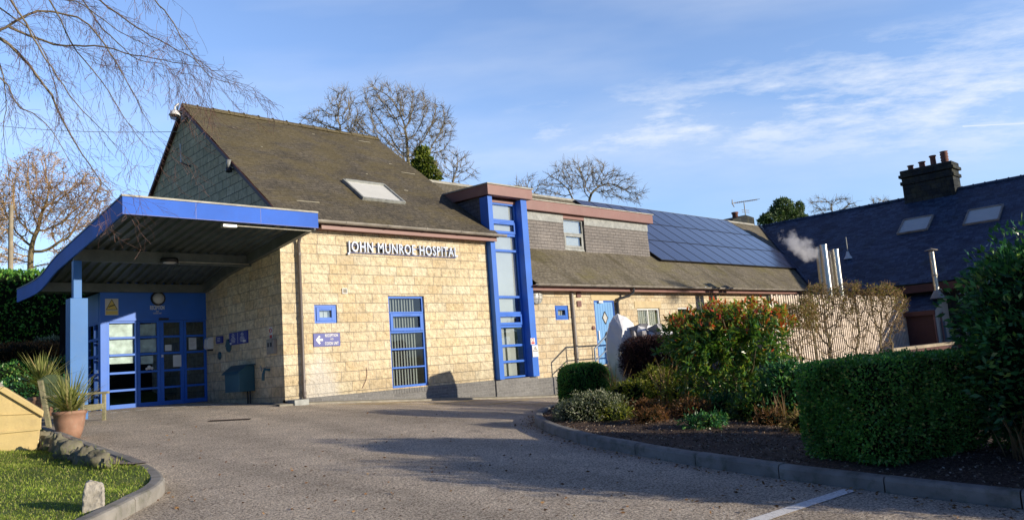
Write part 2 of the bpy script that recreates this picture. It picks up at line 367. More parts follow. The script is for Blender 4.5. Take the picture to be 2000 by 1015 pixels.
# grass ground, earth
m, nt, b = new_mat('grass_ground')
o = ramp(nt, noise(nt, 1.2, 8, .7), [(.3, (.09, .12, .02)), (.55, (.15, .21, .03)), (.75, (.22, .25, .06))])
o = mixc(nt, 1., o, ramp(nt, noise(nt, 60, 3, .7), [(.3, .6), (.7, 1.3)]), 'MULTIPLY'); L(nt, o, b.inputs['Base Color']); b.inputs['Roughness'].default_value = .95
bump(nt, b, noise(nt, 50, 3), .8, .03); M['grass'] = m
m, nt, b = new_mat('bark_mulch')
o = ramp(nt, noise(nt, 30, 4, .75), [(.3, (.03, .02, .014)), (.5, (.09, .055, .036)), (.62, (.18, .12, .085)), (.75, (.42, .34, .27))])
L(nt, o, b.inputs['Base Color']); b.inputs['Roughness'].default_value = .95; bump(nt, b, noise(nt, 38, 4, .7), 1., .03); M['mulch'] = m
m, nt, b = new_mat('pink_gravel')
v = N(nt, 'ShaderNodeTexVoronoi', Scale=42.); tc = nt.nodes.new('ShaderNodeTexCoord'); L(nt, tc.outputs['Object'], v.inputs['Vector'])
sx = nt.nodes.new('ShaderNodeSeparateXYZ'); L(nt, v.outputs['Color'], sx.inputs[0])
L(nt, ramp(nt, sx.outputs[0], [(0., (.16, .10, .085)), (.5, (.32, .24, .2)), (1., (.5, .42, .36))]), b.inputs['Base Color'])
b.inputs['Roughness'].default_value = .85; bump(nt, b, math_(nt, 'SUBTRACT', 1., v.outputs['Distance']), 1., .02); M['gravel'] = m
# leaves
M['L_box'] = leafmat('box_hedge_leaves', [(0, (.04, .13, .04)), (.5, (.09, .27, .06)), (.85, (.16, .38, .08)), (.94, (.30, .50, .11)), (.98, (.45, .46, .15)), (1, (.30, .18, .08))], .28, .35)
M['L_laurel'] = leafmat('laurel_leaves', [(0, (.02, .08, .035)), (.6, (.045, .17, .055)), (.9, (.09, .26, .06)), (1, (.3, .42, .08))], .12, .32, .35)
M['L_photinia'] = leafmat('photinia_leaves', [(0, (.03, .10, .04)), (.45, (.08, .19, .045)), (.8, (.20, .30, .05)), (.96, (.32, .34, .06)), (.99, (.42, .14, .04)), (1, (.45, .03, .02))], .35, .3, .5)
M['L_photinia_top'] = leafmat('photinia_top_leaves', [(0, (.12, .22, .04)), (.4, (.30, .36, .06)), (.56, (.48, .42, .10)), (.7, (.62, .18, .05)), (1, (.70, .07, .05))], .35, .3, .5)
M['L_grey'] = leafmat('grey_green_leaves', [(0, (.08, .10, .05)), (.5, (.18, .20, .11)), (.85, (.34, .36, .26)), (1, (.5, .48, .36))], .25, .6)
M['L_yellow'] = leafmat('yellow_green_leaves', [(0, (.05, .09, .015)), (.5, (.20, .23, .03)), (1, (.48, .46, .07))], .35, .5)
M['L_berb'] = leafmat('purple_berberis_twigs', [(0, (.018, .008, .010)), (.6, (.05, .018, .02)), (1, (.12, .045, .035))], .15, .6)
M['L_russet'] = leafmat('russet_leaves', [(0, (.05, .03, .015)), (.5, (.16, .08, .03)), (1, (.32, .13, .05))], .3, .6)
M['L_winter'] = leafmat('winter_shrub_leaves', [(0, (.10, .06, .02)), (.45, (.26, .16, .06)), (.8, (.34, .24, .09)), (.9, (.20, .24, .05)), (1, (.15, .22, .04))], .35, .6)
M['L_ever'] = leafmat('ivy_leaves', [(0, (.07, .12, .02)), (.5, (.18, .23, .03)), (1, (.30, .32, .05))], .25, .5)
M['L_pine'] = leafmat('pine_needles', [(0, (.04, .09, .04)), (.5, (.09, .15, .06)), (1, (.20, .25, .10))], .2, .6)
M['L_hedge'] = leafmat('clipped_hedge_leaves', [(0, (.06, .2, .05)), (.5, (.14, .36, .06)), (1, (.3, .5, .08))], .25, .5)
M['L_grass'] = leafmat('grass_blades', [(0, (.17, .24, .03)), (.5, (.30, .40, .05)), (.8, (.42, .48, .09)), (1, (.66, .56, .25))], .35, .6)
M['L_spiky'] = leafmat('sword_leaves', [(0, (.14, .18, .05)), (.5, (.34, .36, .11)), (.85, (.52, .48, .2)), (1, (.5, .36, .18))], .3, .45)
M['L_dead'] = leafmat('dead_leaf_blades', [(0, (.13, .07, .03)), (.5, (.28, .17, .08)), (1, (.45, .32, .18))], .25, .7)
M['L_litter'] = leafmat('fallen_leaves', [(0, (.10, .05, .02)), (.6, (.26, .13, .05)), (1, (.45, .30, .15))], .1, .8)
M['L_chips'] = leafmat('bark_chip_bits', [(0, (.05, .03, .02)), (.6, (.14, .09, .06)), (.85, (.30, .22, .16)), (1, (.55, .47, .38))], .05, .85)
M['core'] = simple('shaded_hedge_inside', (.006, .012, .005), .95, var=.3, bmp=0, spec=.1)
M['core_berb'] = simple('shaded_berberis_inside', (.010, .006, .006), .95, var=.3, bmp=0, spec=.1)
M['L_red'] = simple('crimson_leaves', (.35, .02, .03), .5, bmp=0)

# ------------------------------------------------------------------ text helper
def text_mesh(body, offset=0.0, extrude=0., space=1.0):
    cu = bpy.data.curves.new('text_tmp', 'FONT'); cu.body = body; cu.size = 1; cu.offset = offset; cu.extrude = extrude; cu.resolution_u = 3
    cu.align_x = 'LEFT'; cu.space_character = space
    o = bpy.data.objects.new('text_tmp', cu); C.objects.link(o); dg = bpy.context.evaluated_depsgraph_get()
    me = bpy.data.meshes.new_from_object(o.evaluated_get(dg)); bpy.data.objects.remove(o); bpy.data.curves.remove(cu)
    vs = np.array([v.co[:] for v in me.vertices]); fs = [tuple(p.vertices) for p in me.polygons]; bpy.data.meshes.remove(me)
    return vs, fs
def place_text(mb, body, u0, u1, z0, z1, org, uax, nax, depth=.004, offset=.012):
    """fit the text box to u0..u1 along uax and z0..z1; nax points outwards"""
    vs, fs = text_mesh(body, offset, .5, 1.12)
    mn, mx = vs.min(0), vs.max(0); s = (vs-mn)/(mx-mn+1e-9)
    org = np.array(org, float); uax = np.array(uax, float); nax = np.array(nax, float)
    P = org+np.outer(u0+s[:, 0]*(u1-u0), uax)+np.outer(z0+s[:, 1]*(z1-z0), [0, 0, 1.])+np.outer(s[:, 2]*depth, nax)
    mb.add(P, fs)
def components(vs, fs):
    par = list(range(len(vs)))
    def f(a):
        while par[a] != a: par[a] = par[par[a]]; a = par[a]
        return a
    for q in fs:
        for i in q[1:]:
            a, b = f(q[0]), f(i)
            if a != b: par[a] = b
    comp = {}
    for q in fs: comp.setdefault(f(q[0]), []).append(q)
    return list(comp.values())

# ------------------------------------------------------------------ camera, sun, world
cam_d = bpy.data.cameras.new('camera'); cam = bpy.data.objects.new('camera', cam_d); C.objects.link(cam)
cam_d.sensor_width = 36; cam_d.lens = FOC/2000*36; cam_d.clip_end = 3000; cam_d.clip_start = .05
cam.matrix_world = Matrix([list(RM[i])+[0] for i in range(3)]+[[0, 0, 0, 1]])
bpy.context.scene.camera = cam
EL = R_(12.7); az = np.array([.387, -.922]); az /= np.linalg.norm(az)
sdir = Vector((az[0]*math.cos(EL), az[1]*math.cos(EL), math.sin(EL)))
sl = bpy.data.lights.new('sun', 'SUN'); so = bpy.data.objects.new('sun', sl); C.objects.link(so)
sl.energy = 5.0; sl.angle = R_(.5); sl.color = (1., .89, .72)
so.rotation_euler = (-sdir).to_track_quat('-Z', 'Y').to_euler(); so.location = (20, -30, 20)

sc = bpy.context.scene
w = bpy.data.worlds.new('World'); sc.world = w; w.use_nodes = True; nt = w.node_tree
bg = nt.nodes['Background']; bg.inputs[1].default_value = .12
sky = nt.nodes.new('ShaderNodeTexSky'); sky.sky_type = 'NISHITA'; sky.sun_disc = False
sky.sun_elevation = EL; sky.sun_rotation = math.atan2(az[0], az[1]); sky.air_density = 1.; sky.dust_density = .6; sky.ozone_density = 1.6; sky.altitude = 100
tc = nt.nodes.new('ShaderNodeTexCoord'); dirv = tc.outputs['Generated']
def vdot(vec):
    d = nt.nodes.new('ShaderNodeVectorMath'); d.operation = 'DOT_PRODUCT'; L(nt, dirv, d.inputs[0]); d.inputs[1].default_value = tuple(vec); return d.outputs['Value']
# cirrus: bands along great circles through two sky directions
ra, rb = nrm(ray(1060, 262)), nrm(ray(2000, 165)); nb = nrm(np.cross(ra, rb)); along = nrm(rb-ra)
acr = np.cross(nb, along)
comb = nt.nodes.new('ShaderNodeCombineXYZ'); 
L(nt, math_(nt, 'MULTIPLY', vdot(along), 2.6), comb.inputs[0]); L(nt, math_(nt, 'MULTIPLY', vdot(nb), 10.), comb.inputs[1]); L(nt, vdot(acr), comb.inputs[2])
nz = noise(nt, 2.4, 9, .66, comb.outputs[0]); nz2 = noise(nt, .9, 4, .5, comb.outputs[0])
# distortion-free band mask; width grows to the right
across = math_(nt, 'ABSOLUTE', vdot(nb)); al = vdot(along)
wid = math_(nt, 'ADD', math_(nt, 'MULTIPLY', math_(nt, 'MAXIMUM', math_(nt, 'SUBTRACT', al, float(ra@along)), 0.), .10), .045)
band = math_(nt, 'SUBTRACT', 1., math_(nt, 'DIVIDE', across, wid)); band = math_(nt, 'MAXIMUM', band, 0.)
fade = nt.nodes.new('ShaderNodeMapRange'); L(nt, al, fade.inputs[0]); fade.inputs[1].default_value = float(ra@along)-.06; fade.inputs[2].default_value = float(ra@along)+.06
band = math_(nt, 'MULTIPLY', band, fade.outputs[0])
cl = math_(nt, 'MULTIPLY', math_(nt, 'POWER', band, .6), ramp(nt, nz, [(.41, 0.), (.62, 1.)]))
thin = math_(nt, 'MULTIPLY', ramp(nt, nz2, [(.40, 0.), (.70, 1.)]), ramp(nt, nz, [(.3, .35), (.75, .8)]))
fm = math_(nt, 'MAXIMUM', math_(nt, 'MULTIPLY', cl, .85), math_(nt, 'MULTIPLY', thin, .5))
# sky dimmed behind and beside the camera to deepen shadows; then the contrail
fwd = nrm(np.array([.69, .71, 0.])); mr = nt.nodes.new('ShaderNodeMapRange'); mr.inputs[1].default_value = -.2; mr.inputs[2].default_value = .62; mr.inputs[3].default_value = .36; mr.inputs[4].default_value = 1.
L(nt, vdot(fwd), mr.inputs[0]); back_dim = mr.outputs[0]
ca, cb_ = nrm(ray(1880, 247)), nrm(ray(2000, 241)); nc = nrm(np.cross(ca, cb_)); ac = nrm(cb_-ca)
ct = math_(nt, 'LESS_THAN', math_(nt, 'ABSOLUTE', vdot(nc)), .0007); ct = math_(nt, 'MULTIPLY', ct, math_(nt, 'GREATER_THAN', vdot(ac), float(ca@ac)))
ct = math_(nt, 'MULTIPLY', ct, math_(nt, 'GREATER_THAN', vdot(nrm(ca+cb_)), .8)); fm = math_(nt, 'MAXIMUM', fm, math_(nt, 'MULTIPLY', ct, .7))
sz_ = nt.nodes.new('ShaderNodeSeparateXYZ'); L(nt, dirv, sz_.inputs[0])
skyc = mixc(nt, 1., sky.outputs[0], (2.30, 2.25, 2.62), 'MULTIPLY')
skyc = mixc(nt, 1., skyc, ramp(nt, sz_.outputs[2], [(.0, (.60, .69, .84)), (.30, (.88, .93, .98))]), 'MULTIPLY')
skyc = mixc(nt, 1., skyc, ramp(nt, sz_.outputs[2], [(.47, 1.), (.62, (.05, .11, .30))]), 'MULTIPLY')  # overhead sky darkened and blued, out of view, to keep shadows deep
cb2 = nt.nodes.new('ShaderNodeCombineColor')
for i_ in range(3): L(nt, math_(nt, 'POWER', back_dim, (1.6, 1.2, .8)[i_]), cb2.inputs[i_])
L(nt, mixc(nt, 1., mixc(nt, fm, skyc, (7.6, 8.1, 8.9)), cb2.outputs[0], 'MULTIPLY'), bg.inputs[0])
sc.view_settings.view_transform = 'Standard'; sc.view_settings.look = 'None'; sc.view_settings.exposure = 0
sc.cycles.use_denoising = True
sc.cycles.max_bounces = 7; sc.cycles.transparent_max_bounces = 12; sc.cycles.volume_bounces = 1

# ------------------------------------------------------------------ ground
def grid_mesh(xs, ys, dz, name, mat, inside=None, zfun=zg, **tg):
    X, Y = np.meshgrid(xs, ys); Zz = zfun(X, Y)+dz; nx = len(xs)
    V = np.stack([X.ravel(), Y.ravel(), Zz.ravel()], 1)
    F = [(j*nx+i, j*nx+i+1, (j+1)*nx+i+1, (j+1)*nx+i) for j in range(len(ys)-1) for i in range(nx-1)
         if inside is None or inside((xs[i]+xs[i+1])/2, (ys[j]+ys[j+1])/2)]
    me = bpy.data.meshes.new(name); me.from_pydata(V.tolist(), [], F); me.update()
    return link(name, me, mat, None, **tg)
xs = np.unique(np.concatenate([np.arange(-60, 0, 6), np.arange(0, 30, .5), np.arange(30, 60, 3), [80, 120, 250, 600, 1200], [-120, -250, -600, -1200]]))
ys = np.unique(np.concatenate([np.arange(-60, 0, 6), np.arange(0, 24, .5), np.arange(24, 60, 2), [80, 120, 250, 600, 1200], [-120, -250, -600, -1200]]))
grid_mesh(xs, ys, -.06, 'ground', M['grass'], kind='structure', label='grassy ground rising gently behind the buildings', category='ground')
dx = np.unique(np.concatenate([np.arange(-24, 2, 2.), np.arange(2, 26, .5), np.arange(26, 46.1, 2)]))
dy = np.unique(np.concatenate([np.arange(-24, 0, 2.), np.arange(0, 19.6, .5), [15.55, 19.6]]))
grid_mesh(dx, dy, 0, 'driveway', M['asphalt'], kind='structure', label='coarse grey asphalt driveway in front of the hospital', category='driveway')

def smooth_line(P, step=.15):
    P = [np.array(p, float) for p in P]; out = []
    for i in range(len(P)-1):
        p0, p1, p2, p3 = P[max(i-1, 0)], P[i], P[i+1], P[min(i+2, len(P)-1)]
        n = max(2, int(np.linalg.norm(p2-p1)/step))
        for k in range(n):
            t = k/n; out.append(.5*((2*p1)+(-p0+p2)*t+(2*p0-5*p1+4*p2-p3)*t*t+(-p0+3*p1-3*p2+p3)*t**3))
    out.append(P[-1]); return np.array(out)
def kerb(P, inner, name, label, h=.125, wd=.13, stone=.9, mat='kerb', **tg):
    """P = road-side edge; inner=+1: kerb body lies to the left of the direction of travel"""
    L_ = smooth_line(P, .1); mb = MB(); s = 0.; start = 0
    def norm_at(i):
        t = L_[min(i+1, len(L_)-1)]-L_[max(i-1, 0)]; t /= np.linalg.norm(t); return np.array([-t[1], t[0]])*inner
    segs = []; cur = [0]
    for i in range(1, len(L_)):
        s += np.linalg.norm(L_[i]-L_[i-1]); cur.append(i)
        if s >= stone: segs.append(cur); cur = [i]; s = 0
    if len(cur) > 1: segs.append(cur)
    prof = [(0, -.1), (0, h-.03), (.012, h-.008), (.035, h), (wd-.012, h), (wd, h-.012), (wd, -.1)]
    for k, sg in enumerate(segs):
        vs = []; dz = random.uniform(-.004, .004)
        for q, i in enumerate(sg):
            p = L_[i]; n = norm_at(i)
            t = L_[min(i+1, len(L_)-1)]-L_[max(i-1, 0)]; t /= np.linalg.norm(t)
            e = .006 if q == 0 else (-.006 if q == len(sg)-1 else 0)
            for a, b in prof:
                x, y = p+n*a+t*e; vs.append((x, y, Z(x, y)+b+dz))
        m_ = len(prof); fs = []
        for q in range(len(sg)-1):
            for j in range(m_-1):
                f = (q*m_+j, (q+1)*m_+j, (q+1)*m_+j+1, q*m_+j+1); fs.append(f if inner < 0 else tuple(reversed(f)))
        fs.append(tuple(range(m_))); fs.append(tuple(range((len(sg)-1)*m_, len(sg)*m_)))
        mb.add(vs, fs)
    return mb.build(name, M[mat], kind='structure', label=label, category='kerb')
KL = [(-3, 3.2), (0., 4.9), (1.2, 5.95), (1.81, 6.55), (2.3, 7.11), (2.56, 7.43), (2.78, 7.89), (2.93, 8.65), (3.02, 9.56), (3.07, 10.68), (3.14, 12.11), (3.21, 13.5), (3.28, 16), (3.3, 20), (3.3, 24)]
KR = [(26, 12.4), (18, 12.0), (14, 11.6), (11.65, 10.95), (10.3, 10.1), (8.87, 8.9), (7.89, 7.77), (7.19, 6.49), (6.88, 5.47), (6.69, 4.67), (6.55, 3.74), (6.5, 2.91), (6.48, 1.99), (6.54, 1.2), (6.7, 0), (7.2, -3), (8.2, -8)]
kerb(KL, 1, 'kerb', 'curving pale concrete kerb around the lawn on the left')
kerb(KR, 1, 'kerb', 'long grey kerb of joined stones round the shrub bed on the right', mat='kerb_dark')

def in_poly(x, y, P):
    c = False; n = len(P)
    for i in range(n):
        x1, y1 = P[i]; x2, y2 = P[(i+1) % n]
        if (y1 > y) != (y2 > y) and x < (x2-x1)*(y-y1)/(y2-y1)+x1: c = not c
    return c
def offset_line(P, dlt):
    L_ = smooth_line(P, .3); out = []
    for i in range(len(L_)):
        t = L_[min(i+1, len(L_)-1)]-L_[max(i-1, 0)]; t /= np.linalg.norm(t); out.append(L_[i]+np.array([-t[1], t[0]])*dlt)
    return out
def poly_sheet(boundary, hfun, name, mat, step=.25, **tg):
    """triangulated sheet inside a polygon: bmesh grid fill by ear clipping + subdivide"""
    import bmesh
    bm = bmesh.new(); vs = [bm.verts.new((p[0], p[1], 0)) for p in boundary]; f = bm.faces.new(vs)
    x0, x1 = min(p[0] for p in boundary), max(p[0] for p in boundary); y0, y1 = min(p[1] for p in boundary), max(p[1] for p in boundary)
    x = x0+step
    while x < x1:
        bmesh.ops.bisect_plane(bm, geom=bm.verts[:]+bm.edges[:]+bm.faces[:], plane_co=(x, 0, 0), plane_no=(1, 0, 0)); x += step if x < 16 else step*6
    y = y0+step
    while y < y1:
        bmesh.ops.bisect_plane(bm, geom=bm.verts[:]+bm.edges[:]+bm.faces[:], plane_co=(0, y, 0), plane_no=(0, 1, 0)); y += step if 0 < y < 16 else step*6
    for v in bm.verts: v.co.z = hfun(v.co.x, v.co.y)
    bmesh.ops.recalc_face_normals(bm, faces=bm.faces[:])
    me = bpy.data.meshes.new(name); bm.to_mesh(me); bm.free()
    if me.polygons and me.polygons[0].normal.z < 0: me.flip_normals()
    return link(name, me, mat, None, **tg)
def dist_line(x, y, P):
    A = np.array(P); d = np.hypot(A[:, 0]-x, A[:, 1]-y); return float(d.min())
LL = offset_line(KL, .12); lawn_poly = [tuple(p) for p in LL]+[(-18, 24), (-18, -2)]
def lawn_h(x, y): return Z(x, y)+.095+.03*math.sin(x*1.7)*math.sin(y*1.3)+.02*math.sin(x*5+y*3)
poly_sheet(lawn_poly, lawn_h, 'lawn', M['grass'], .3, kind='structure', label='short mossy green lawn inside the left kerb', category='lawn')
BL = offset_line(KR, .12); bed_poly = [tuple(p) for p in BL]+[(26, -8)]
BLa = np.array(BL)
def bed_h(x, y):
    d = float(np.hypot(BLa[:, 0]-x, BLa[:, 1]-y).min())
    return Z(x, y)+.085+.07*min(1, d/1.5)+.02*math.sin(x*6.1+y*2)*math.sin(y*5.3)
poly_sheet(bed_poly, bed_h, 'planting_bed', M['mulch'], .3, kind='structure', label='dark bark mulch bed under the shrubs', category='ground')
gv = [(2.98, 8.9), (3.03, 9.6), (2.98, 10.7), (3.03, 12.1), (3.07, 13.0), (2.95, 12.6), (2.72, 11.0), (2.60, 9.7), (2.6, 9.0), (2.75, 8.7)]
poly_sheet(gv, lambda x, y: lawn_h(x, y)+.02, 'gravel_strip', M['gravel'], .2, kind='structure', label='pink gravel strip between kerb and mossy stones', category='gravel')

# painted markings
def strip(P, wd, name, mat, dz=.006, **tg):
    mb = MB(); P = [np.array(p, float) for p in P]
    for a, b in zip(P[:-1], P[1:]):
        t = (b-a)/np.linalg.norm(b-a); n = np.array([-t[1], t[0]])*wd/2; k = max(1, int(np.linalg.norm(b-a)/.4))
        for i in range(k):
            p, q = a+(b-a)*i/k, a+(b-a)*(i+1)/k
            mb.quad(*[(c[0], c[1], Z(c[0], c[1])+dz) for c in (p-n, q-n, q+n, p+n)])
    return mb
strip([(3.6, 3.05), (6.42, 2.86)], .11, '', None).build('parking_line', M['paint_w'], kind='structure', label='worn white parking bay line meeting the right kerb', category='road marking')
yl = strip([(8.9, 14.9), (12.4, 12.75), (15.5, 12.9)], .08, '', None)
for a, b in (((9.6, 14.5), (11.0, 14.95)), ((10.6, 13.9), (12.6, 14.7)), ((11.8, 13.2), (14.2, 14.4)), ((9.4, 14.95), (15.0, 14.75))):
    yl.v += strip([a, b], .07, '', None).v if False else []
    s_ = strip([a, b], .07, '', None, .008); yl.add(s_.v, s_.f)
yl.build('yellow_hatching', M['paint_y'], kind='structure', label='faded yellow hatched marking beside the front wall', category='road marking')
mk = MB(); random.seed(3)
for row, y_ in ((0, 18.2), (1, 17.5)):
    x = 4.75 if row == 0 else 6.3
    while x < (8.6 if row == 0 else 7.6):
        wdt = random.uniform(.14, .26); q = random.uniform(-.05, .05)
        z_ = .006; a = y_+q-.25*(x-6)*.2
        mk.quad(*[(px_, py_, Z(px_, py_)+z_) for px_, py_ in ((x, a-.16), (x+wdt, a-.12), (x+wdt, a+.02), (x, a-.02))]); x += wdt+random.uniform(.07, .13)
mk.build('painted_lettering', M['paint_w'], kind='structure', label='worn white lettering painted on the drive before the doors', category='road marking')
# ground drain
gd = thing('drain_grate', G(450, 820), 'narrow rusty drain grate set in the asphalt near the doors', 'drain')
c = G(450, 820); a_ = G(408, 822); b_ = G(490, 818); tt = (b_-a_)/np.linalg.norm(b_-a_); nn_ = np.array([-tt[1], tt[0], 0])
mb = MB(); ln = np.linalg.norm(b_-a_)
for i in range(22):
    p = a_+tt*ln*(i/22); q = p+tt*ln/44
    mb.quad(*[(v[0], v[1], Z(v[0], v[1])+.008) for v in (p-nn_*.09, q-nn_*.09, q+nn_*.09, p+nn_*.09)])
mb.build('bars', M['rust'], gd)
mb = MB(); mb.quad(*[(v[0], v[1], Z(v[0], v[1])+.004) for v in (a_-nn_*.11, b_-nn_*.11, b_+nn_*.11, a_+nn_*.11)]); mb.build('slot', M['black'], gd)

# ------------------------------------------------------------------ building helpers
def wall_y(mb, Y, x0, x1, z0, z1, holes=(), dep=.12):
    xs_ = sorted({x0, x1, *[h[0] for h in holes], *[h[1] for h in holes]}); zs_ = sorted({z0, z1, *[h[2] for h in holes], *[h[3] for h in holes]})
    for i in range(len(xs_)-1):
        for j in range(len(zs_)-1):
            a, b, c, d = xs_[i], xs_[i+1], zs_[j], zs_[j+1]; cx, cz = (a+b)/2, (c+d)/2
            if any(h[0] < cx < h[1] and h[2] < cz < h[3] for h in holes): continue
            mb.quad((a, Y, c), (b, Y, c), (b, Y, d), (a, Y, d))
    for a, b, c, d in holes:
        mb.quad((a, Y, c), (a, Y, d), (a, Y+dep, d), (a, Y+dep, c)); mb.quad((b, Y, d), (b, Y, c), (b, Y+dep, c), (b, Y+dep, d))
        mb.quad((a, Y, d), (b, Y, d), (b, Y+dep, d), (a, Y+dep, d)); mb.quad((b, Y, c), (a, Y, c), (a, Y+dep, c), (b, Y+dep, c))
def window_y(parent, Y, x0, x1, z0, z1, bars=(), fw=.055, mat='blue', opener=None, vbars=(), glass='glass', blind=None, bw=.04, dep=.05, sill=True, frame_name='window', label=None, bwid=.11):
    """frame in plane Y; bars = z heights of transoms; opener = (za, zb) an inner top-hung light"""
    mb = MB(); f0, f1 = Y, Y+dep
    mb.box(x0, x0+fw, f0, f1, z0, z1); mb.box(x1-fw, x1, f0, f1, z0, z1)
    mb.box(x0+fw, x1-fw, f0+.002, f1, z1-fw, z1); mb.box(x0+fw, x1-fw, f0-.004 if sill else f0+.002, f1, z0, z0+fw)
    for z in bars: mb.box(x0+fw, x1-fw, f0-.003, f1, z-bw/2, z+bw/2)
    for x in vbars: mb.box(x-bw/2, x+bw/2, f0+.003, f1-.003, z0+fw, z1-fw)
    fr = mb.build(frame_name, M[mat], parent, bevel=.004)
    if label: fr['label'] = label
    mb = MB(); mb.quad((x0+fw*.5, Y+dep*.6, z0+fw*.5), (x1-fw*.5, Y+dep*.6, z0+fw*.5), (x1-fw*.5, Y+dep*.6, z1-fw*.5), (x0+fw*.5, Y+dep*.6, z1-fw*.5))
    mb.build('pane', M[glass], fr)
    if opener:
        za, zb = opener; e = .075; mb = MB(); a, b = x0+fw+.004, x1-fw-.004
        mb.box(a, a+e, f0-.02, f0+.012, za, zb); mb.box(b-e, b, f0-.02, f0+.012, za, zb)
        mb.box(a+e, b-e, f0-.018, f0+.012, zb-e, zb); mb.box(a+e, b-e, f0-.018, f0+.012, za, za+e)
        mb.box((a+b)/2-.12, (a+b)/2+.12, f0-.026, f0-.018, zb-e*.62, zb-e*.4)
        mb.build('opening_light', M[mat], fr, bevel=.004)
    if blind == 'slats':
        mb = MB(); x = x0+fw; i = 0
        while x < x1-fw-.16:
            tw = .02+.006*math.sin(i*2.1); mb.quad((x, Y+dep+.05, z0+fw), (x+.05, Y+dep+.05+tw, z0+fw), (x+.05, Y+dep+.05+tw, z1-.03), (x, Y+dep+.05, z1-.03)); x += .085; i += 1
        mb.build('blind', M['blind'], fr)
    elif blind:
        for a, b, c, d in blind:
            mb = MB(); n = max(1, int((b-a)/bwid)); s_ = (b-a)/n
            for i in range(n): mb.quad((a+i*s_, Y+dep+.03, c), (a+(i+1)*s_-.008, Y+dep+.045, c), (a+(i+1)*s_-.008, Y+dep+.045, d), (a+i*s_, Y+dep+.03, d))
            mb.build('blind', M['blind'], fr)
    return fr
def gutter(parent, xa, xb, y, z, mat='gutter', r=.066, step=1.0):
    mb = MB(); prof = [(r*math.cos(t), r*math.sin(t)) for t in np.linspace(math.pi, 2*math.pi, 9)]
    out = prof+[(a*.88, b*.88) for a, b in reversed(prof)]
    mb.prism([(y+a, z+b) for a, b in out], 'x', xa, xb)
    x = xa+.5
    while x < xb:
        mb.prism([(y+a*1.14, z+b*1.14+.002) for a, b in out], 'x', x, x+.05); x += step*(.9 if int(x*7) % 2 else 1.15)
    return mb.build('gutter', M[mat], parent)

# ================================================================== GABLED BUILDING
Y0 = 15.555; S = .748; YR = 20.8; ZR = 7.65; YE = 15.22; ZE = ZR-S*(YR-YE)
gb = thing('gabled_building', (11.1, 20.8, -.5), 'two storey buff stone gabled block with a mossy tiled roof and hospital lettering', 'building')
win = (10.79, 11.88, -.44, 1.79); sw = (8.78, 9.36, 1.16, 1.58)
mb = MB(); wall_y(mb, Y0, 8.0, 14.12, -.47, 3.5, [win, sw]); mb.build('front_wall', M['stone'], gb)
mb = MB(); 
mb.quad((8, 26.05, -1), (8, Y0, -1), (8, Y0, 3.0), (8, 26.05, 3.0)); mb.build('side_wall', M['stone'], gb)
mb = MB(); eps = .06
mb.add([(8, 26.05, 3), (8, Y0, 3), (8, Y0, ZR-S*(YR-Y0)-eps), (8, YR, ZR-eps), (8, 26.05, ZR-S*(26.05-YR)-eps)], [(0, 1, 2, 3, 4)]); mb.build('gable_wall', M['gable'], gb)
mb = MB(); mb.add([(14.2, 26.05, -1), (14.2, Y0+.12, -1), (14.2, Y0+.12, ZR-S*(YR-Y0-.12)-eps), (14.2, YR, ZR-eps), (14.2, 26.05, ZR-S*(26.05-YR)-eps)], [(0, 4, 3, 2, 1)])
mb.quad((14.2, 26.04, -1), (8, 26.04, -1), (8, 26.04, 3.6), (14.2, 26.04, 3.6)); mb.build('rear_wall', M['gable'], gb)
def roof_slab(mb, xa, xb, ya, za, yb, zb, th=.07):
    mb.prism([(ya, za), (yb, zb), (yb, zb-th), (ya, za-th)], 'x', xa, xb)
mb = MB(); NX = 24
# front slope with a slightly uneven surface
gx = np.linspace(7.92, 14.33, 40); gy = np.linspace(YE, YR, 36); V = []
for y in gy:
    for x in gx:
        V.append((x, y, ZE+S*(y-YE)+.012*math.sin(x*2.3+y)*math.sin(y*1.9)+.006*math.sin(x*9+y*7)))
nx = len(gx); mb.add(V, [(j*nx+i, j*nx+i+1, (j+1)*nx+i+1, (j+1)*nx+i) for j in range(len(gy)-1) for i in range(nx-1)])
mb.build('roof', M['roof'], gb)
mb = MB(); mb.prism([(YE+.01, ZE-.03), (YR, ZR-.03), (2*YR-YE, ZE-.03), (2*YR-YE, ZE-.1), (YR, ZR-.11), (YE+.01, ZE-.1)], 'x', 7.93, 14.32)
mb.build('rafters', M['brown_dk'], gb)
mb = MB(); roof_slab(mb, 7.92, 14.33, YR, ZR, 2*YR-YE, ZE, .02); mb.build('rear_roof', M['roof'], gb)
# ridge tiles, the joints show as raised dark collars
mb = MB(); x = 7.92
while x < 14.3:
    e = min(x+.45, 14.33); h = .035+random.uniform(-.008, .008)
    mb.prism([(YR-.14, ZR-.075), (YR-.06, ZR+.01+h*.6), (YR, ZR+.03+h), (YR+.06, ZR+.01+h*.6), (YR+.14, ZR-.075)], 'x', x, e-.03)
    mb.prism([(YR-.15, ZR-.075), (YR-.065, ZR+.03+h*.6), (YR, ZR+.06+h), (YR+.065, ZR+.03+h*.6), (YR+.15, ZR-.075)], 'x', e-.03, e); x += .45
mb.build('ridge_tiles', M['roof'], gb)
# verge: dark undercloak along the gable
mb = MB()
for sg in (-1, 1):
    ye = YR-sg*(YR-YE); mb.prism([(ye, ZE-.02), (YR, ZR-.02), (YR, ZR-.13), (ye, ZE-.13)], 'x', 7.895, 7.925)
mb.build('verge_trim', M['brown_dk'], gb)
mb = MB(); mb.box(8.9, 14.30, 15.29, 15.33, 3.28, 3.44); mb.box(8.9, 14.3, 15.33, Y0-.002, 3.30, 3.33); mb.build('fascia_board', M['brown'], gb)
gutter(gb, 8.05, 14.55, 15.185, 3.455)
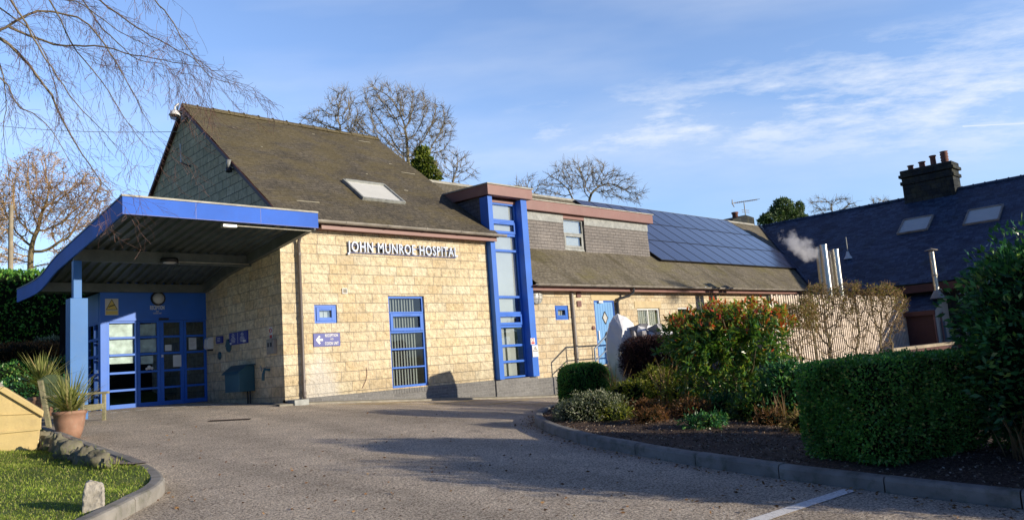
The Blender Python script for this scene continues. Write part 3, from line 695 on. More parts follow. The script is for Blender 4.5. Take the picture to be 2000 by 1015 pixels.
# patches of old mortar on the slope
mb = MB()
for px_, py_, ln, in ((700, 275, .45), (580, 392, .6), (785, 337, .5), (760, 320, .12), (455, 250, .07), (510, 287, .06), (790, 372, .14), (715, 340, .07), (610, 262, .1)):
    r = ray(px_, py_); t = (ZE+.02-S*YE)/(r[2]-S*r[1]); p = r*t
    mb = MB(); tp = []; bt_ = []
    for k in range(6):
        yy = p[1]+random.uniform(-.01, .01); tp.append((p[0]+ln*k/5, yy+.035, ZE+S*(yy+.035-YE)+.02)); bt_.append((p[0]+ln*k/5, yy, ZE+S*(yy-YE)+.02))
    mb.add(bt_+tp, [(k, k+1, k+7, k+6) for k in range(5)]); mb.build('mortar_patch', M['lichen'], gb)
# plinth
mb = MB(); mb.box(8.0, 14.1, Y0-.012, Y0+.1, -1.5, -.47); mb.box(8.0-.012, 8.1, Y0+.1, 19.6, -1., -.52); mb.build('plinth', M['plinth'], gb)
pt = MB(); pt.quad((8.62, Y0-.006, -.62), (9.08, Y0-.015, -.62), (9.08, Y0-.015, -.35), (8.62, Y0-.006, -.35))
# windows
window_y(gb, Y0+.05, *win, bars=(1.385, .90, .49, .04), opener=(.93, 1.36), blind='slats', glass='glass')
window_y(gb, Y0+.03, *sw, opener=(1.215, 1.525), glass='glass_sky', blind=[(8.85, 9.3, 1.2, 1.55)], label='small square blue window beside the downpipe')
mb = MB()
for i in range(14): mb.box(win[0]+.02+i*.076, win[0]+.088+i*.076, Y0-.02, Y0+.08, -.58, -.465)
mb.build('sill', M['plinth'], gb)
# skylight on the front slope
def on_slope(px_, py_, y0, z0, s, lift=.0):
    r = ray(px_, py_); t = (z0+lift-s*y0)/(r[2]-s*r[1]); return r*t
def skylight(parent, O, ux, uy, W, H, mat='gutter', moss=True, film='film'):
    """O lower-left corner, ux/uy unit vectors in the roof plane"""
    n = np.cross(ux, uy); fr = MB(); t = .06
    def slab(mbx, a, b, c, d, h0, h1):
        P = [O+ux*x+uy*y+n*h for h in (h0, h1) for x, y in ((a, c), (b, c), (b, d), (a, d))]
        mbx.add(P, [(0, 3, 2, 1), (4, 5, 6, 7), (0, 1, 5, 4), (1, 2, 6, 5), (2, 3, 7, 6), (3, 0, 4, 7)])
    slab(fr, 0, t, 0, H, -.02, .07); slab(fr, W-t, W, 0, H, -.02, .07); slab(fr, t, W-t, 0, t, -.02, .065); slab(fr, t, W-t, H-t, H, -.02, .085)
    o = fr.build('skylight', M[mat], parent, bevel=.006)
    g = MB(); P = [O+ux*x+uy*y+n*.045 for x, y in ((t, t), (W-t, t), (W-t, H-t), (t, H-t))]; g.add(P, [(0, 1, 2, 3)]); g.build('pane', M['glass_roof'], o)
    b_ = MB(); slab(b_, t, W-t, t, H-t, .018, .03); b_.build('blind', M['blind'], o)  # pale sheet added under the pane to give it a bright sky-lit look
    return o
sl_ = np.array([0, 1, S])/math.hypot(1, S)
skylight(gb, np.array([10.72, 16.36, ZE+S*(16.36-YE)+.01]), np.array([1., 0, 0]), sl_, 1.34, 1.16, 'lead')
# downpipe
def pipe(parent, pts, r, mat, name='downpipe', brackets=()):
    mb = MB(); mb.tube(pts, r, 10)
    for b in brackets: mb.tube([(b[0], b[1], b[2]-.03), (b[0], b[1], b[2]+.03)], r*1.3, 10)
    return mb.build(name, M[mat], parent)
pipe(gb, [(8.41, 15.22, 3.40), (8.41, 15.24, 3.28), (8.41, 15.42, 3.05), (8.41, 15.47, 2.95), (8.41, 15.47, -.42), (8.41, 15.44, -.5), (8.41, 15.36, -.54)], .038, 'pipe', brackets=[(8.41, 15.47, z) for z in (2.7, 1.3, -.1, -.36)])

# things fixed to / standing by the gabled block
t = thing('wall_lettering', (11.35, Y0, 2.76), 'raised pale letters JOHN MUNROE HOSPITAL high on the buff stone front wall', 'sign')
vs, fs = text_mesh('JOHN MUNROE HOSPITAL', .018, .5, 1.14); mn, mx = vs.min(0), vs.max(0)
s = (vs-mn)/(mx-mn); P = np.stack([9.68+s[:, 0]*3.36, Y0-.065+.0*s[:, 0]+(1-s[:, 2])*.03, 2.75+s[:, 1]*.33], 1)
for comp in sorted(components(vs, fs), key=lambda q: min(P[i][0] for f_ in q for i in f_)):
    ids = sorted({i for f_ in comp for i in f_}); mp = {i: k for k, i in enumerate(ids)}
    front = MB(); front.add([P[i] for i in ids], [tuple(mp[i] for i in f_) for f_ in comp]); lo = front.build('letter', M['letter'], t)
    lo.data.materials.append(M['letter_side'])
    for pg in lo.data.polygons:
        if abs(pg.normal.y) < .7: pg.material_index = 1
mb = MB(); mb.box(9.7, 13.0, Y0-.042, Y0-.028, 2.80, 2.815); mb.box(9.7, 13.0, Y0-.042, Y0-.028, 2.98, 2.995)
for x in np.arange(9.9, 13, .6): mb.box(x, x+.02, Y0-.03, Y0, 2.8, 2.82)
mb.build('rail', M['letter_side'], t)

t = thing('direction_sign', (9.06, Y0, .64), 'blue sign with a white left arrow reading RECEPTION AND COXON UNIT on the front wall', 'sign')
mb = MB(); mb.box(8.72, 9.40, Y0-.022, Y0-.004, .635, .93); mb.build('panel', M['blue_sign'], t, bevel=.004)
mb = MB(); yy = Y0-.024; 
mb.add([(8.775, yy, .785), (8.86, yy, .885), (8.895, yy, .86), (8.855, yy, .81), (8.955, yy, .81), (8.955, yy, .76), (8.855, yy, .76), (8.895, yy, .71), (8.86, yy, .685)], [(0, 1, 2, 3), (3, 4, 5, 6), (0, 3, 6), (0, 6, 7, 8)]); mb.build('arrow', M['white'], t)
mb = MB()
place_text(mb, 'RECEPTION', 9.01, 9.34, .845, .91, (0, Y0-.023, 0), (1, 0, 0), (0, -1, 0), offset=.03)
place_text(mb, 'AND', 9.14, 9.22, .775, .815, (0, Y0-.023, 0), (1, 0, 0), (0, -1, 0), offset=.02)
place_text(mb, 'COXON UNIT', 9.00, 9.35, .665, .735, (0, Y0-.023, 0), (1, 0, 0), (0, -1, 0), offset=.03); mb.build('lettering', M['white'], t)
t = thing('wall_vent', (9.57, Y0, 1.83), 'small cream square vent above the little blue window', 'vent')
mb = MB(); mb.box(9.51, 9.64, Y0-.03, Y0, 1.83, 1.845); mb.box(9.51, 9.64, Y0-.03, Y0, 1.945, 1.96); mb.box(9.51, 9.525, Y0-.03, Y0, 1.845, 1.945); mb.box(9.625, 9.64, Y0-.03, Y0, 1.845, 1.945); mb.build('frame', M['white'], t)
mb = MB()
for i in range(5): mb.box(9.525, 9.625, Y0-.02, Y0-.005, 1.85+i*.02, 1.86+i*.02)
mb.build('grille', M['edge'], t)
mb = MB(); mb.tube([(10.07, Y0-.012, .1), (10.08, Y0-.012, -.05), (10.04, Y0-.012, -.2), (9.93, Y0-.015, -.37)], .006, 5); mb.build('loose_cable', M['brown'], label='thin brown cable hanging loose low on the front wall', category='cable')
mb = MB(); mb.box(8.02, 8.36, 15.18, 15.50, -.62, -.48); mb.build('concrete_block', M['lead'], bevel=.01, label='pale concrete block on the ground at the corner by the downpipe', category='block')
mb = MB(); n = 30
for i in range(n):
    a, b = 7.7+i*.33, 7.7+(i+1)*.33
    za, zb = Z(a, 15.3)+.035, Z(b, 15.3)+.035
    mb.add([(a, 15.22, za-.1), (b, 15.22, zb-.1), (b, 15.22, zb), (a, 15.22, za), (a, Y0-.014, za+.02), (b, Y0-.014, zb+.02)], [(0, 1, 2, 3), (3, 2, 5, 4)])
mb.build('concrete_edging', M['concrete'], kind='structure', label='low concrete strip along the foot of the front wall', category='pavement')

# gable fittings (wall X = 8)
t = thing('dome_camera', (7.95, 21.0, 7.2), 'white dome security camera on a swan neck arm at the gable peak', 'security camera')
c = onX(341, 222, 7.55); mb = MB(); mb.lathe([(.0, .10), (.05, .10), (.09, .06), (.14, -.02), (.15, -.05), (.0, -.05)], (c[0], c[1], c[2]), 16); mb.build('housing', M['white'], t)
mb = MB(); mb.lathe([(.13, -.05), (.12, -.11), (.08, -.16), (0, -.18)], tuple(c), 16); mb.build('dome', M['glass_dk'], t)
e = onX(358, 226, 7.93); mb = MB(); mb.tube([c+[0, 0, .1], c+[.01, 0, .2], c+[.08, -.06, .27], (7.8, e[1]+.08, c[2]+.27), (7.9, e[1], c[2]+.2), (7.93, e[1], e[2]+.1)], .022, 8); mb.build('arm', M['white'], t)
mb = MB(); mb.lathe([(0, .12), (.07, .1), (.08, -.1), (.0, -.16)], (7.93, e[1]-.05, e[2]-.08), 12); mb.build('bracket', M['lead'], t)
a, b = onX(352, 281, 7.85), onX(354, 318, 7.85)
t = thing('whip_antenna', tuple(b), 'thin white whip antenna on a black bracket on the gable', 'antenna')
mb = MB(); mb.tube([a, b], .018, 6); mb.build('rod', M['white'], t)
mb = MB(); mb.tube([b, b+[.03, -.12, -.06], (7.99, b[1]-.3, b[2]-.16)], .02, 6); mb.build('bracket', M['black'], t)
c = onX(447, 328, 7.86)
t = thing('floodlight_camera', tuple(c), 'short black and grey cylinder camera on a bracket on the gable', 'security camera')
mb = MB(); mb.lathe([(0, .2), (.06, .2), (.065, 0), (0, 0)], tuple(c), 12); mb.build('body', M['lead'], t)
mb = MB(); mb.lathe([(.0, 0), (.075, .0), (.08, -.1), (.0, -.13)], tuple(c), 12); mb.box(c[0]-.02, 8.0, c[1]+.06, c[1]+.1, c[2]-.02, c[2]+.02); mb.build('hood', M['black'], t)
wl = MB(); A = np.array((8., 21.15, 7.0)); B_ = D(-60, 240, 24); wl.tube([A+(B_-A)*k/12+np.array([0, 0, -.12*math.sin(math.pi*k/12)]) for k in range(13)], .008, 4)
wl.build('overhead_wire', M['edge'], label='thin overhead wire running left from the gable', category='wire')

# side wall fittings under the canopy
def side_box(mb, ya, yb, za, zb, d, d0=0.): return mb.box(8-d, 8-d0-.001, ya, yb, za, zb)
t = thing('post_box', (7.85, 17.3, -.5), 'dark teal hooded wall box on thin legs by the side wall', 'post box')
mb = MB(); mb.prism([(7.62, -.24), (7.99, -.24), (7.99, .34), (7.80, .34), (7.62, .22)], 'y', 16.95, 17.72); mb.build('body', M['teal'], t, bevel=.01)
mb = MB(); mb.prism([(7.56, .16), (7.60, .22), (7.80, .37), (7.99, .37), (7.99, .345), (7.80, .345), (7.61, .19)], 'y', 16.9, 17.77); mb.build('hood', M['teal'], t, bevel=.005)
for y in (17.15, 17.02): mb = MB(); mb.tube([(7.9, y, -.24), (7.9, y, -.52)], .02, 6); mb.build('leg', M['black'], t)
t = thing('ashtray_box', (7.93, 18.05, -.05), 'small steel wall ashtray left of the teal post box', 'ashtray')
mb = MB(); side_box(mb, 17.92, 18.2, -.04, .27, .12); mb.build('body', M['steel_dull'], t, bevel=.008); mb = MB(); side_box(mb, 17.9, 18.22, .272, .29, .14); mb.build('lid', M['black'], t)
t = thing('notice_sign', (7.98, 17.72, .87), 'wide blue information sign with small white print on the side wall', 'sign')
mb = MB(); side_box(mb, 17.24, 18.22, .87, 1.16, .03); mb.build('panel', M['blue_sign'], t)
mb = MB()
for yc in (18.0, 17.5):
    for k, wd in enumerate((.10, .16, .12, .2, .26, .22, .2)): side_box(mb, yc-wd/2, yc+wd/2, 1.115-k*.032, 1.127-k*.032, .033, .0305)
side_box(mb, 18.10, 18.2, .885, .93, .034, .0305); side_box(mb, 17.32, 17.46, .9, .95, .034, .0305); mb.box(7.967, 7.9695, 17.74, 17.75, .89, 1.14)
mb.build('print', M['white'], t)
t = thing('small_blue_plate', (7.98, 18.8, .95), 'small dark blue plate beside the wide information sign', 'sign')
mb = MB(); side_box(mb, 18.62, 18.95, .96, 1.13, .05); mb.build('plate', M['blue_sign'], t)
mb = MB()
for k in range(3): side_box(mb, 18.7, 18.86, 1.08-k*.035, 1.092-k*.035, .054, .051)
mb.build('print', M['white'], t)
t = thing('hand_gel_dispenser', (7.95, 19.4, .84), 'white hand gel dispenser at the corner by the glass screen', 'dispenser')
mb = MB(); mb.prism([(7.86, .85), (7.999, .85), (7.999, 1.15), (7.9, 1.15), (7.85, 1.1), (7.83, .9)], 'y', 19.2, 19.42); mb.build('body', M['white'], t, bevel=.01)
mb = MB(); side_box(mb, 19.25, 19.37, .81, .85, .1); mb.build('nozzle', M['black'], t)
t = thing('no_smoking_sign', (7.99, 16.1, .9), 'narrow white and red no smoking notice above the keypad box', 'sign')
mb = MB(); side_box(mb, 16.03, 16.17, .88, 1.14, .008); mb.build('panel', M['white'], t)
mb = MB(); side_box(mb, 16.045, 16.155, .89, .965, .011, .0085); mb.lathe([(.052, -.002), (.052, -.0125), (.04, -.0125), (.04, -.002)], (7.993, 16.1, 1.06), 14, 'x'); mb.build('print', M['red'], t)
t = thing('keypad_box', (7.95, 16.0, .54), 'grey twin socket box on the side wall near the corner', 'socket box')
mb = MB(); side_box(mb, 15.84, 16.17, .54, .87, .09); mb.build('body', M['gutter'], t, bevel=.01)
mb = MB()
for y in (16.08, 15.95): mb.box(7.899, 7.909, y-.03, y+.03, .70, .79)
mb.build('sockets', M['black'], t)
t = thing('dried_wreath', (7.97, 18.45, .7), 'dark teardrop plaque on the side wall between two signs', 'plaque')
mb = MB(); mb.lathe([(0, -.05), (.12, -.04), (.14, 0)], (8.0, 18.3, .85), 14, 'x'); mb.prism([(18.16, .86), (18.44, .86), (18.34, 1.03), (18.26, 1.03)], 'x', 7.955, 7.998); mb.build('plaque', M['teal'], t)
t = thing('round_plaque', (7.97, 18.9, .6), 'small dark oval plaque low beside the dispenser', 'plaque'); mb = MB(); mb.lathe([(0, -.03), (.09, -.025), (.1, 0)], (8., 18.85, .66), 14, 'x'); mb.build('plaque', M['teal'], t)
t = thing('garden_tap', (7.9, 16.3, 0), 'grey tap with bent bracket on the side wall right of the post box', 'tap')
mb = MB(); mb.tube([(7.99, 16.2, .2), (7.88, 16.22, .22), (7.86, 16.25, .12), (7.86, 16.27, -.02)], .032, 8); mb.build('spout', M['teal'], t); mb = MB(); mb.tube([(7.9, 16.15, .27), (7.9, 16.45, .22)], .014, 6); mb.tube([(7.9, 16.4, .18), (7.9, 16.45, .3)], .012, 6); mb.build('handle', M['lead'], t)

# ================================================================== ENTRANCE SCREEN (porch)
YP = 19.63
ep = thing('entrance_porch', (6.75, 19.7, -.45), 'blue glazed entrance screen with double doors under the canopy', 'entrance')
mb = MB(); mb.box(5.51, 7.998, YP, YP+.08, 1.62, 2.56); mb.box(5.51, 7.998, YP-.012, YP-.001, 1.62, 1.69); mb.build('upper_panel', M['blue'], ep)
mb = MB(); mb.box(5.51, 5.66, YP-.01, YP+.14, -.5, 1.62); mb.build('corner_post', M['blue'], ep, bevel=.005)
RZ = [1.60, 1.222, .818, .395, -.01, -.385]  # centres of the rails between the five rows
def glazed(name, xa, xb, parent, st, y, glass='glass_dk', handle=None, label=None, film=None):
    mb = MB(); zb, zt = -.44, 1.615
    mb.box(xa, xa+st, y, y+.06, zb, zt); mb.box(xb-st, xb, y, y+.06, zb, zt)
    for i, z in enumerate(RZ):
        h = .026 if 0 < i < 5 else (.03 if i == 0 else .05); mb.box(xa+st, xb-st, y-.004, y+.055, max(z-h, zb), min(z+h, zt))
    o = mb.build(name, M['blue'], parent, bevel=.004)
    if label: o['label'] = label
    g = MB(); g.quad((xa+st*.5, y+.035, zb+.02), (xb-st*.5, y+.035, zb+.02), (xb-st*.5, y+.035, zt-.02), (xa+st*.5, y+.035, zt-.02)); g.build('pane', M[glass], o)
    if handle:
        h = MB(); h.box(handle-.02, handle+.02, y-.03, y-.004, .72, .78); h.build('handle', M['white'], o)
    return o
p1 = glazed('side_screen', 5.66, 6.33, ep, .05, YP+.02, 'glass_roof')
dl = glazed('door', 6.335, 6.86, ep, .065, YP+.025, 'glass_roof')
dr = glazed('door', 6.865, 7.43, ep, .085, YP+.03, 'glass_dk', handle=6.905)
p4 = glazed('side_screen', 7.435, 7.998, ep, .06, YP+.022, 'glass_dk')
# pale sheets added behind the left-hand panes, standing in for bright reflections
mb = MB()
for a, b, c, d in ((5.73, 6.27, 1.25, 1.57), (5.73, 6.27, .85, 1.20), (5.73, 6.27, .62, .79), (6.42, 6.78, 1.26, 1.55), (6.42, 6.79, .86, 1.18), (6.43, 6.72, .58, .78)):
    mb.quad((a, YP+.10, c), (b, YP+.10, c), (b, YP+.10, d), (a, YP+.10, d-.01))
mb.build('pane_reflection', M['film'], ep)
mb = MB()
for a, b, c, d in ((6.97, 7.13, .87, 1.02), (7.55, 7.74, .88, 1.17), (7.16, 7.36, .47, .76)):
    mb.quad((a, YP+.018, c), (b, YP+.018, c), (b, YP+.018, d), (a, YP+.018, d))
mb.build('notice', M['paper'], ep)
mb = MB()
for k in range(6):
    for a, b in ((7.57, 7.72),): mb.box(a, b-.03*(k % 3), YP+.0165, YP+.0175, 1.12-k*.035, 1.127-k*.035)
mb.build('notice_print', M['gutter'], ep)
mb = MB(); mb.lathe([(0, -.002), (.05, -.002), (.05, 0)], (6.6, YP+.02, .49), 12, 'y'); mb.lathe([(0, -.002), (.035, -.002), (.035, 0)], (6.66, YP+.02, .47), 12, 'y'); mb.lathe([(0, -.002), (.03, -.002), (.03, 0)], (6.54, YP+.02, .46), 12, 'y'); mb.build('window_sticker', M['white'], ep)
# return side of the porch, X = 5.51
mb = MB(); ya, yb = YP+.14, 21.3
for y in (ya, 20.15, 20.7, 21.24): mb.box(5.52, 5.60, y, y+.06, -.5, 1.62)
for z in RZ: mb.box(5.525, 5.595, ya, yb, z-.03, z+.03)
mb.box(5.515, 5.60, ya, yb, 1.62, 2.3); o = mb.build('return_screen', M['blue'], ep)
g = MB(); g.quad((5.56, yb, -.5), (5.56, ya, -.5), (5.56, ya, 1.6), (5.56, yb, 1.6)); g.build('pane', M['glass_dk'], o)
g = MB(); g.box(5.62, 5.66, 20.22, 20.45, -.4, 1.25); g.build('blind', M['blind'], o)
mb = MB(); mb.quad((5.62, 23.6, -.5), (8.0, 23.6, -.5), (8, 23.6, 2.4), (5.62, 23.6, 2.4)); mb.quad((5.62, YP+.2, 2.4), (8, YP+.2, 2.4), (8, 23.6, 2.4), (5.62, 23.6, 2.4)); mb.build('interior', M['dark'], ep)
mb = MB(); mb.quad((5.6, YP, -.455), (8, YP, -.455), (8, 23.6, -.455), (5.6, 23.6, -.455)); mb.build('floor', M['rust'], ep)
mb = MB(); mb.box(5.66, 6.33, YP-.015, YP+.1, -.55, -.441); mb.build('threshold', M['plinth'], ep)

t = thing('warning_sign', (5.8, YP, 1.75), 'cream and yellow warning triangle sign left of the round clock lamp', 'sign')
q = onY(205, 583, YP); q2 = onY(231, 615, YP)
mb = MB(); mb.box(q[0], q2[0], YP-.01, YP-.002, q2[2], q[2]); mb.build('panel', M['render_white'], t)
cx_, w_ = (q[0]+q2[0])/2, (q2[0]-q[0])*.42; zt = q[2]-.02; zb = q[2]-.26
mb = MB(); mb.add([(cx_, YP-.012, zt), (cx_+w_, YP-.012, zb), (cx_-w_, YP-.012, zb)], [(0, 1, 2)]); mb.box(q[0]+.015, q2[0]-.015, YP-.012, YP-.011, q2[2]+.015, zb-.03); mb.build('triangle', M['yellow'], t)
mb = MB(); tri = [(cx_, zt), (cx_+w_, zb), (cx_-w_, zb)]
for i in range(3):
    a, b = tri[i], tri[(i+1) % 3]; mb.tube([(a[0], YP-.013, a[1]), (b[0], YP-.013, b[1])], .006, 4)
mb.tube([(cx_-.07, YP-.014, zb+.06), (cx_-.02, YP-.014, zb+.085), (cx_+.06, YP-.014, zb+.11)], .012, 4); mb.build('symbol', M['black'], t)
def round_lamp(name, c, r, label, axis='y', sgn=-1, rim='black', bars=False):
    t = thing(name, tuple(c), label, 'wall lamp')
    mb = MB(); mb.lathe([(r*.6, 0), (r, 0), (r, sgn*.05), (r*.86, sgn*.075), (r*.8, sgn*.06)], c, 22, axis); mb.build('rim', M[rim], t)
    mb = MB(); mb.lathe([(r*.82, sgn*.05), (r*.7, sgn*.09), (r*.4, sgn*.115), (0, sgn*.125)], c, 22, axis); mb.build('diffuser', M['lamp_glass'], t)
    if bars:
        mb = MB()
        for k in (-.35, .15):
            pts = [(c[0]+r*.95*math.cos(a), c[1]-.05-.085*math.cos(a*0)*math.sqrt(max(0, 1-math.cos(a)**2*.9)), c[2]+k*r) for a in np.linspace(0, math.pi, 9)]; mb.tube(pts, .008, 5)
        pts = [(c[0], c[1]-.05-.085*abs(math.sin(a)), c[2]+r*.95*math.cos(a)) for a in np.linspace(0, math.pi, 9)]; mb.tube(pts, .008, 5)
        mb.build('guard', M[rim], t)
    return t
q = onY(308, 583, YP); round_lamp('bulkhead_lamp', (q[0], YP-.002, q[2]), .17, 'round dark rimmed lamp above the RECEPTION lettering on the blue panel')
t = thing('reception_lettering', (q[0], YP, 1.6), 'small white words RECEPTION AND COXON UNIT under the round lamp', 'sign')
q1, q2 = onY(293, 598, YP), onY(321, 606, YP); mb = MB()
place_text(mb, 'RECEPTION', q1[0], q2[0]+.0, q2[2]+.02, q1[2]+.02, (0, YP-.002, 0), (1, 0, 0), (0, -1, 0), .006, .03)
place_text(mb, 'AND', (q1[0]+q2[0])/2-.035, (q1[0]+q2[0])/2+.035, q2[2]-.035, q2[2]-.005, (0, YP-.002, 0), (1, 0, 0), (0, -1, 0), .006, .02)
place_text(mb, 'COXON UNIT', q1[0]+.07, q2[0]-.07, q2[2]-.085, q2[2]-.05, (0, YP-.002, 0), (1, 0, 0), (0, -1, 0), .006, .02); mb.build('lettering', M['white'], t)
mb = MB(); mb.box(6.82, 7.05, YP-.06, YP-.013, 1.625, 1.675); mb.build('door_sensor', M['black'], bevel=.008, label='small black motion sensor over the double doors', category='sensor')

# ================================================================== CANOPY
cn = thing('entrance_canopy', (6.1, 17.5, -.4), 'large sloping blue edged canopy on one post over the entrance', 'canopy')
prof = [(13.9, 3.29), (15.3, 3.155), (16.6, 3.03), (18.1, 2.885), (18.6, 2.80), (19.0, 2.71), (19.42, 2.635), (19.9, 2.60), (20.5, 2.59), (21.75, 2.60)]
Hf = .31
def roofz(y): return float(np.interp(y, [p[0] for p in prof], [p[1] for p in prof]))
XA, XB = 4.25, 8.0
def bandx(xa, xb, top, bot, name, mat, yr=None):
    mb = MB(); pr = [p for p in prof]
    poly = [(y, z+top) for y, z in pr]+[(y, z+bot) for y, z in reversed(pr)]
    for i in range(len(pr)-1):
        (a, b), (c, d) = pr[i], pr[i+1]
        vs = [(x, yy, zz+o) for x in (xa, xb) for yy, zz, o in ((a, b, bot), (c, d, bot), (c, d, top), (a, b, top))]
        fs = [(0, 3, 2, 1), (4, 5, 6, 7), (0, 1, 5, 4), (2, 3, 7, 6)]
        if i == 0: fs.append((0, 4, 7, 3))
        if i == len(pr)-2: fs.append((1, 2, 6, 5))
        mb.add(vs, fs)
    return mb.build(name, M[mat], cn)
bandx(XA, XA+.03, 0, -Hf, 'side_fascia', 'blue_fascia')
mb = MB(); mb.box(XA, XB-.002, 13.868, 13.898, 3.29-Hf, 3.29); mb.build('front_fascia', M['blue_fascia'], cn)
bandx(XA-.012, XA+.1, .028, .002, 'roof_edge', 'black')
mb = MB()
for xj in (5.5, 6.75): mb.box(xj, xj+.008, 13.8655, 13.8675, 3.0, 3.28)
mb.box(XA+.0, XB-.002, 13.865, 13.8675, 2.982, 2.99); mb.build('fascia_joint', M['blue_sign'], cn)
mb = MB(); mb.box(XA-.015, XB, 13.85, 13.98, 3.292, 3.325); mb.build('front_trim', M['edge'], cn)
bandx(XA+.1, XB-.03, .012, -.012, 'roof', 'soffit')
# corrugated soffit: trapezoidal ribs running back from the front edge
mb = MB(); per = .21; x = XA+.03; cols = []
while x < XB-.02:
    for dxx, dz in ((0, 0), (.07, 0), (.10, .045), (.17, .045), (.2, 0)): cols.append((min(x+dxx, XB-.02), dz))
    x += per
for i in range(len(prof)-1):
    (a, b), (c, d) = prof[i], prof[i+1]; b -= .12; d -= .12
    for j in range(len(cols)-1):
        (xa, da), (xb, db) = cols[j], cols[j+1]
        if xb-xa < 1e-5: continue
        mb.quad((xa, a, b+da), (xa, c, d+da), (xb, c, d+db), (xb, a, b+db))
mb.build('soffit', M['soffit'], cn)
mb = MB(); mb.box(XA+.035, XB-.01, 16.95, 17.05, 2.62, 2.865); mb.build('beam', M['beam'], cn)
mb = MB(); mb.box(XA+.035, XB-.01, 19.5, 19.6, 2.30, 2.50); mb.build('beam', M['beam'], cn)
mb = MB(); mb.box(XA+.035, XB-.01, 13.9, 13.98, 3.0, 3.16); mb.build('beam', M['brown'], cn)
def seg_beam(mb, xa, xb, ya, yb, off0, off1):
    ys_ = sorted({ya, yb, *[p[0] for p in prof if ya < p[0] < yb]})
    for a, b in zip(ys_[:-1], ys_[1:]):
        za, zb = roofz(a), roofz(b)
        vs = [(x, y, z+o) for x in (xa, xb) for y, z, o in ((a, za, off1), (b, zb, off1), (b, zb, off0), (a, za, off0))]
        mb.add(vs, [(0, 3, 2, 1), (4, 5, 6, 7), (0, 1, 5, 4), (2, 3, 7, 6), (0, 4, 7, 3), (1, 2, 6, 5)])
mb = MB(); seg_beam(mb, 7.88, 7.995, 13.98, 19.5, -.11, -.32); mb.build('wall_beam', M['beam'], cn)
mb = MB(); mb.box(4.27, 4.42, 16.93, 17.07, 1.86, 2.62); mb.build('post', M['blue_pale'], cn, bevel=.006)
mb = MB(); mb.box(4.19, 4.51, 16.85, 17.17, -.55, 1.86); mb.build('post_casing', M['blue_pale'], cn, bevel=.008)
q = onY(332, 514, 16.85)
t = thing('canopy_lamp', (6.15, 16.85, 2.5), 'round dark lamp hanging under the middle canopy beam', 'ceiling lamp')
mb = MB(); mb.lathe([(0, 0), (.17, 0), (.18, -.04), (.17, -.09), (.14, -.09)], (q[0], 16.87, 2.72), 22); mb.build('rim', M['black'], t)
mb = MB(); mb.lathe([(.15, -.08), (.1, -.11), (0, -.12)], (q[0], 16.87, 2.72), 22); mb.build('diffuser', M['lamp_glass'], t)
mb = MB(); mb.tube([(q[0]+.15, 16.9, 2.66), (7.9, 16.9, 2.66)], .012, 6); mb.build('conduit', M['edge'], t)
q = onY(447, 441, 14.05)
t = thing('strip_light', (q[0], 14.05, q[2]-.05), 'white box light fixed under the front edge of the canopy', 'light fitting')
mb = MB(); mb.box(q[0]-.14, q[0]+.14, 13.99, 14.11, q[2]-.035, q[2]+.04); mb.build('body', M['lamp_glass'], t, bevel=.01)
mb = MB(); mb.tube([(q[0]+.14, 14.0, q[2]), (XB-.1, 14.0, q[2]+.0)], .012, 6); mb.build('conduit', M['edge'], t)

# ================================================================== STAIR TOWER
tw = thing('stair_tower', (14.9, 16.2, -1), 'narrow glazed tower with tall blue pillars and a brown flat roof', 'tower')
mb = MB(); mb.box(14.14, 14.31, 15.38, 15.72, -.47, 4.57); mb.build('pillar', M['blue'], tw, bevel=.006)
mb = MB(); mb.box(15.42, 15.66, 15.38, 15.74, -.47, 4.57); mb.build('pillar', M['blue'], tw, bevel=.006)
mb = MB()
mb.prism([(15.30, 4.60), (15.30, 4.885), (17.25, 4.965), (17.25, 4.68)], 'x', 14.10, 15.84); mb.build('roof_fascia', M['brown'], tw)
mb = MB(); mb.prism([(15.27, 4.888), (15.27, 4.925), (17.25, 5.005), (17.25, 4.968)], 'x', 14.07, 15.87); mb.build('roof', M['edge'], tw)
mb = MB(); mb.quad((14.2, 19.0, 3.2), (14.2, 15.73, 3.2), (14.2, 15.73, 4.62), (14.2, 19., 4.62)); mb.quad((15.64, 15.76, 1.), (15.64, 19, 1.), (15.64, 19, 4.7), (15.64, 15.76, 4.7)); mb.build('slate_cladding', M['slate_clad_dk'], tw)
mb = MB(); mb.box(14.31, 15.42, 15.60, 15.68, 4.47, 4.56); mb.build('head_board', M['brown'], tw)
mb = MB(); mb.box(14.1, 15.70, 15.50, 15.8, -1.6, -.475); mb.build('plinth', M['plinth'], tw)
TB = (3.965, 3.55, 3.10, 1.785, 1.335, .96, .43, -.01)
window_y(tw, 15.62, 14.31, 15.42, -.46, 4.47, bars=TB, bw=.065, opener=(3.59, 3.93), glass='glass_sky', fw=.05, blind=[(14.36, 15.36, 1.83, 4.42), (14.38, 15.15, 1.0, 1.74), (14.45, 14.72, -.4, .9), (14.78, 15.12, -.4, .9)], frame_name='window', bwid=9)
mb = MB(); a, b, za, zb = 14.37, 15.36, 1.0, 1.30
mb.box(a, a+.07, 15.595, 15.63, za, zb); mb.box(b-.07, b, 15.595, 15.63, za, zb); mb.box(a+.07, b-.07, 15.597, 15.63, zb-.07, zb); mb.box(a+.07, b-.07, 15.597, 15.63, za, za+.07); mb.box(14.75, 14.98, 15.585, 15.597, zb-.05, zb-.03); mb.build('opening_light', M['blue'], tw, bevel=.004)
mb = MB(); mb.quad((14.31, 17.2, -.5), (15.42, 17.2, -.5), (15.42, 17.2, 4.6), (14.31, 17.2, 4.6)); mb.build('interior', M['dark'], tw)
t = thing('no_smoking_sign', (15.72, 15.7, .6), 'small white and red notice on the tower pillar', 'sign')
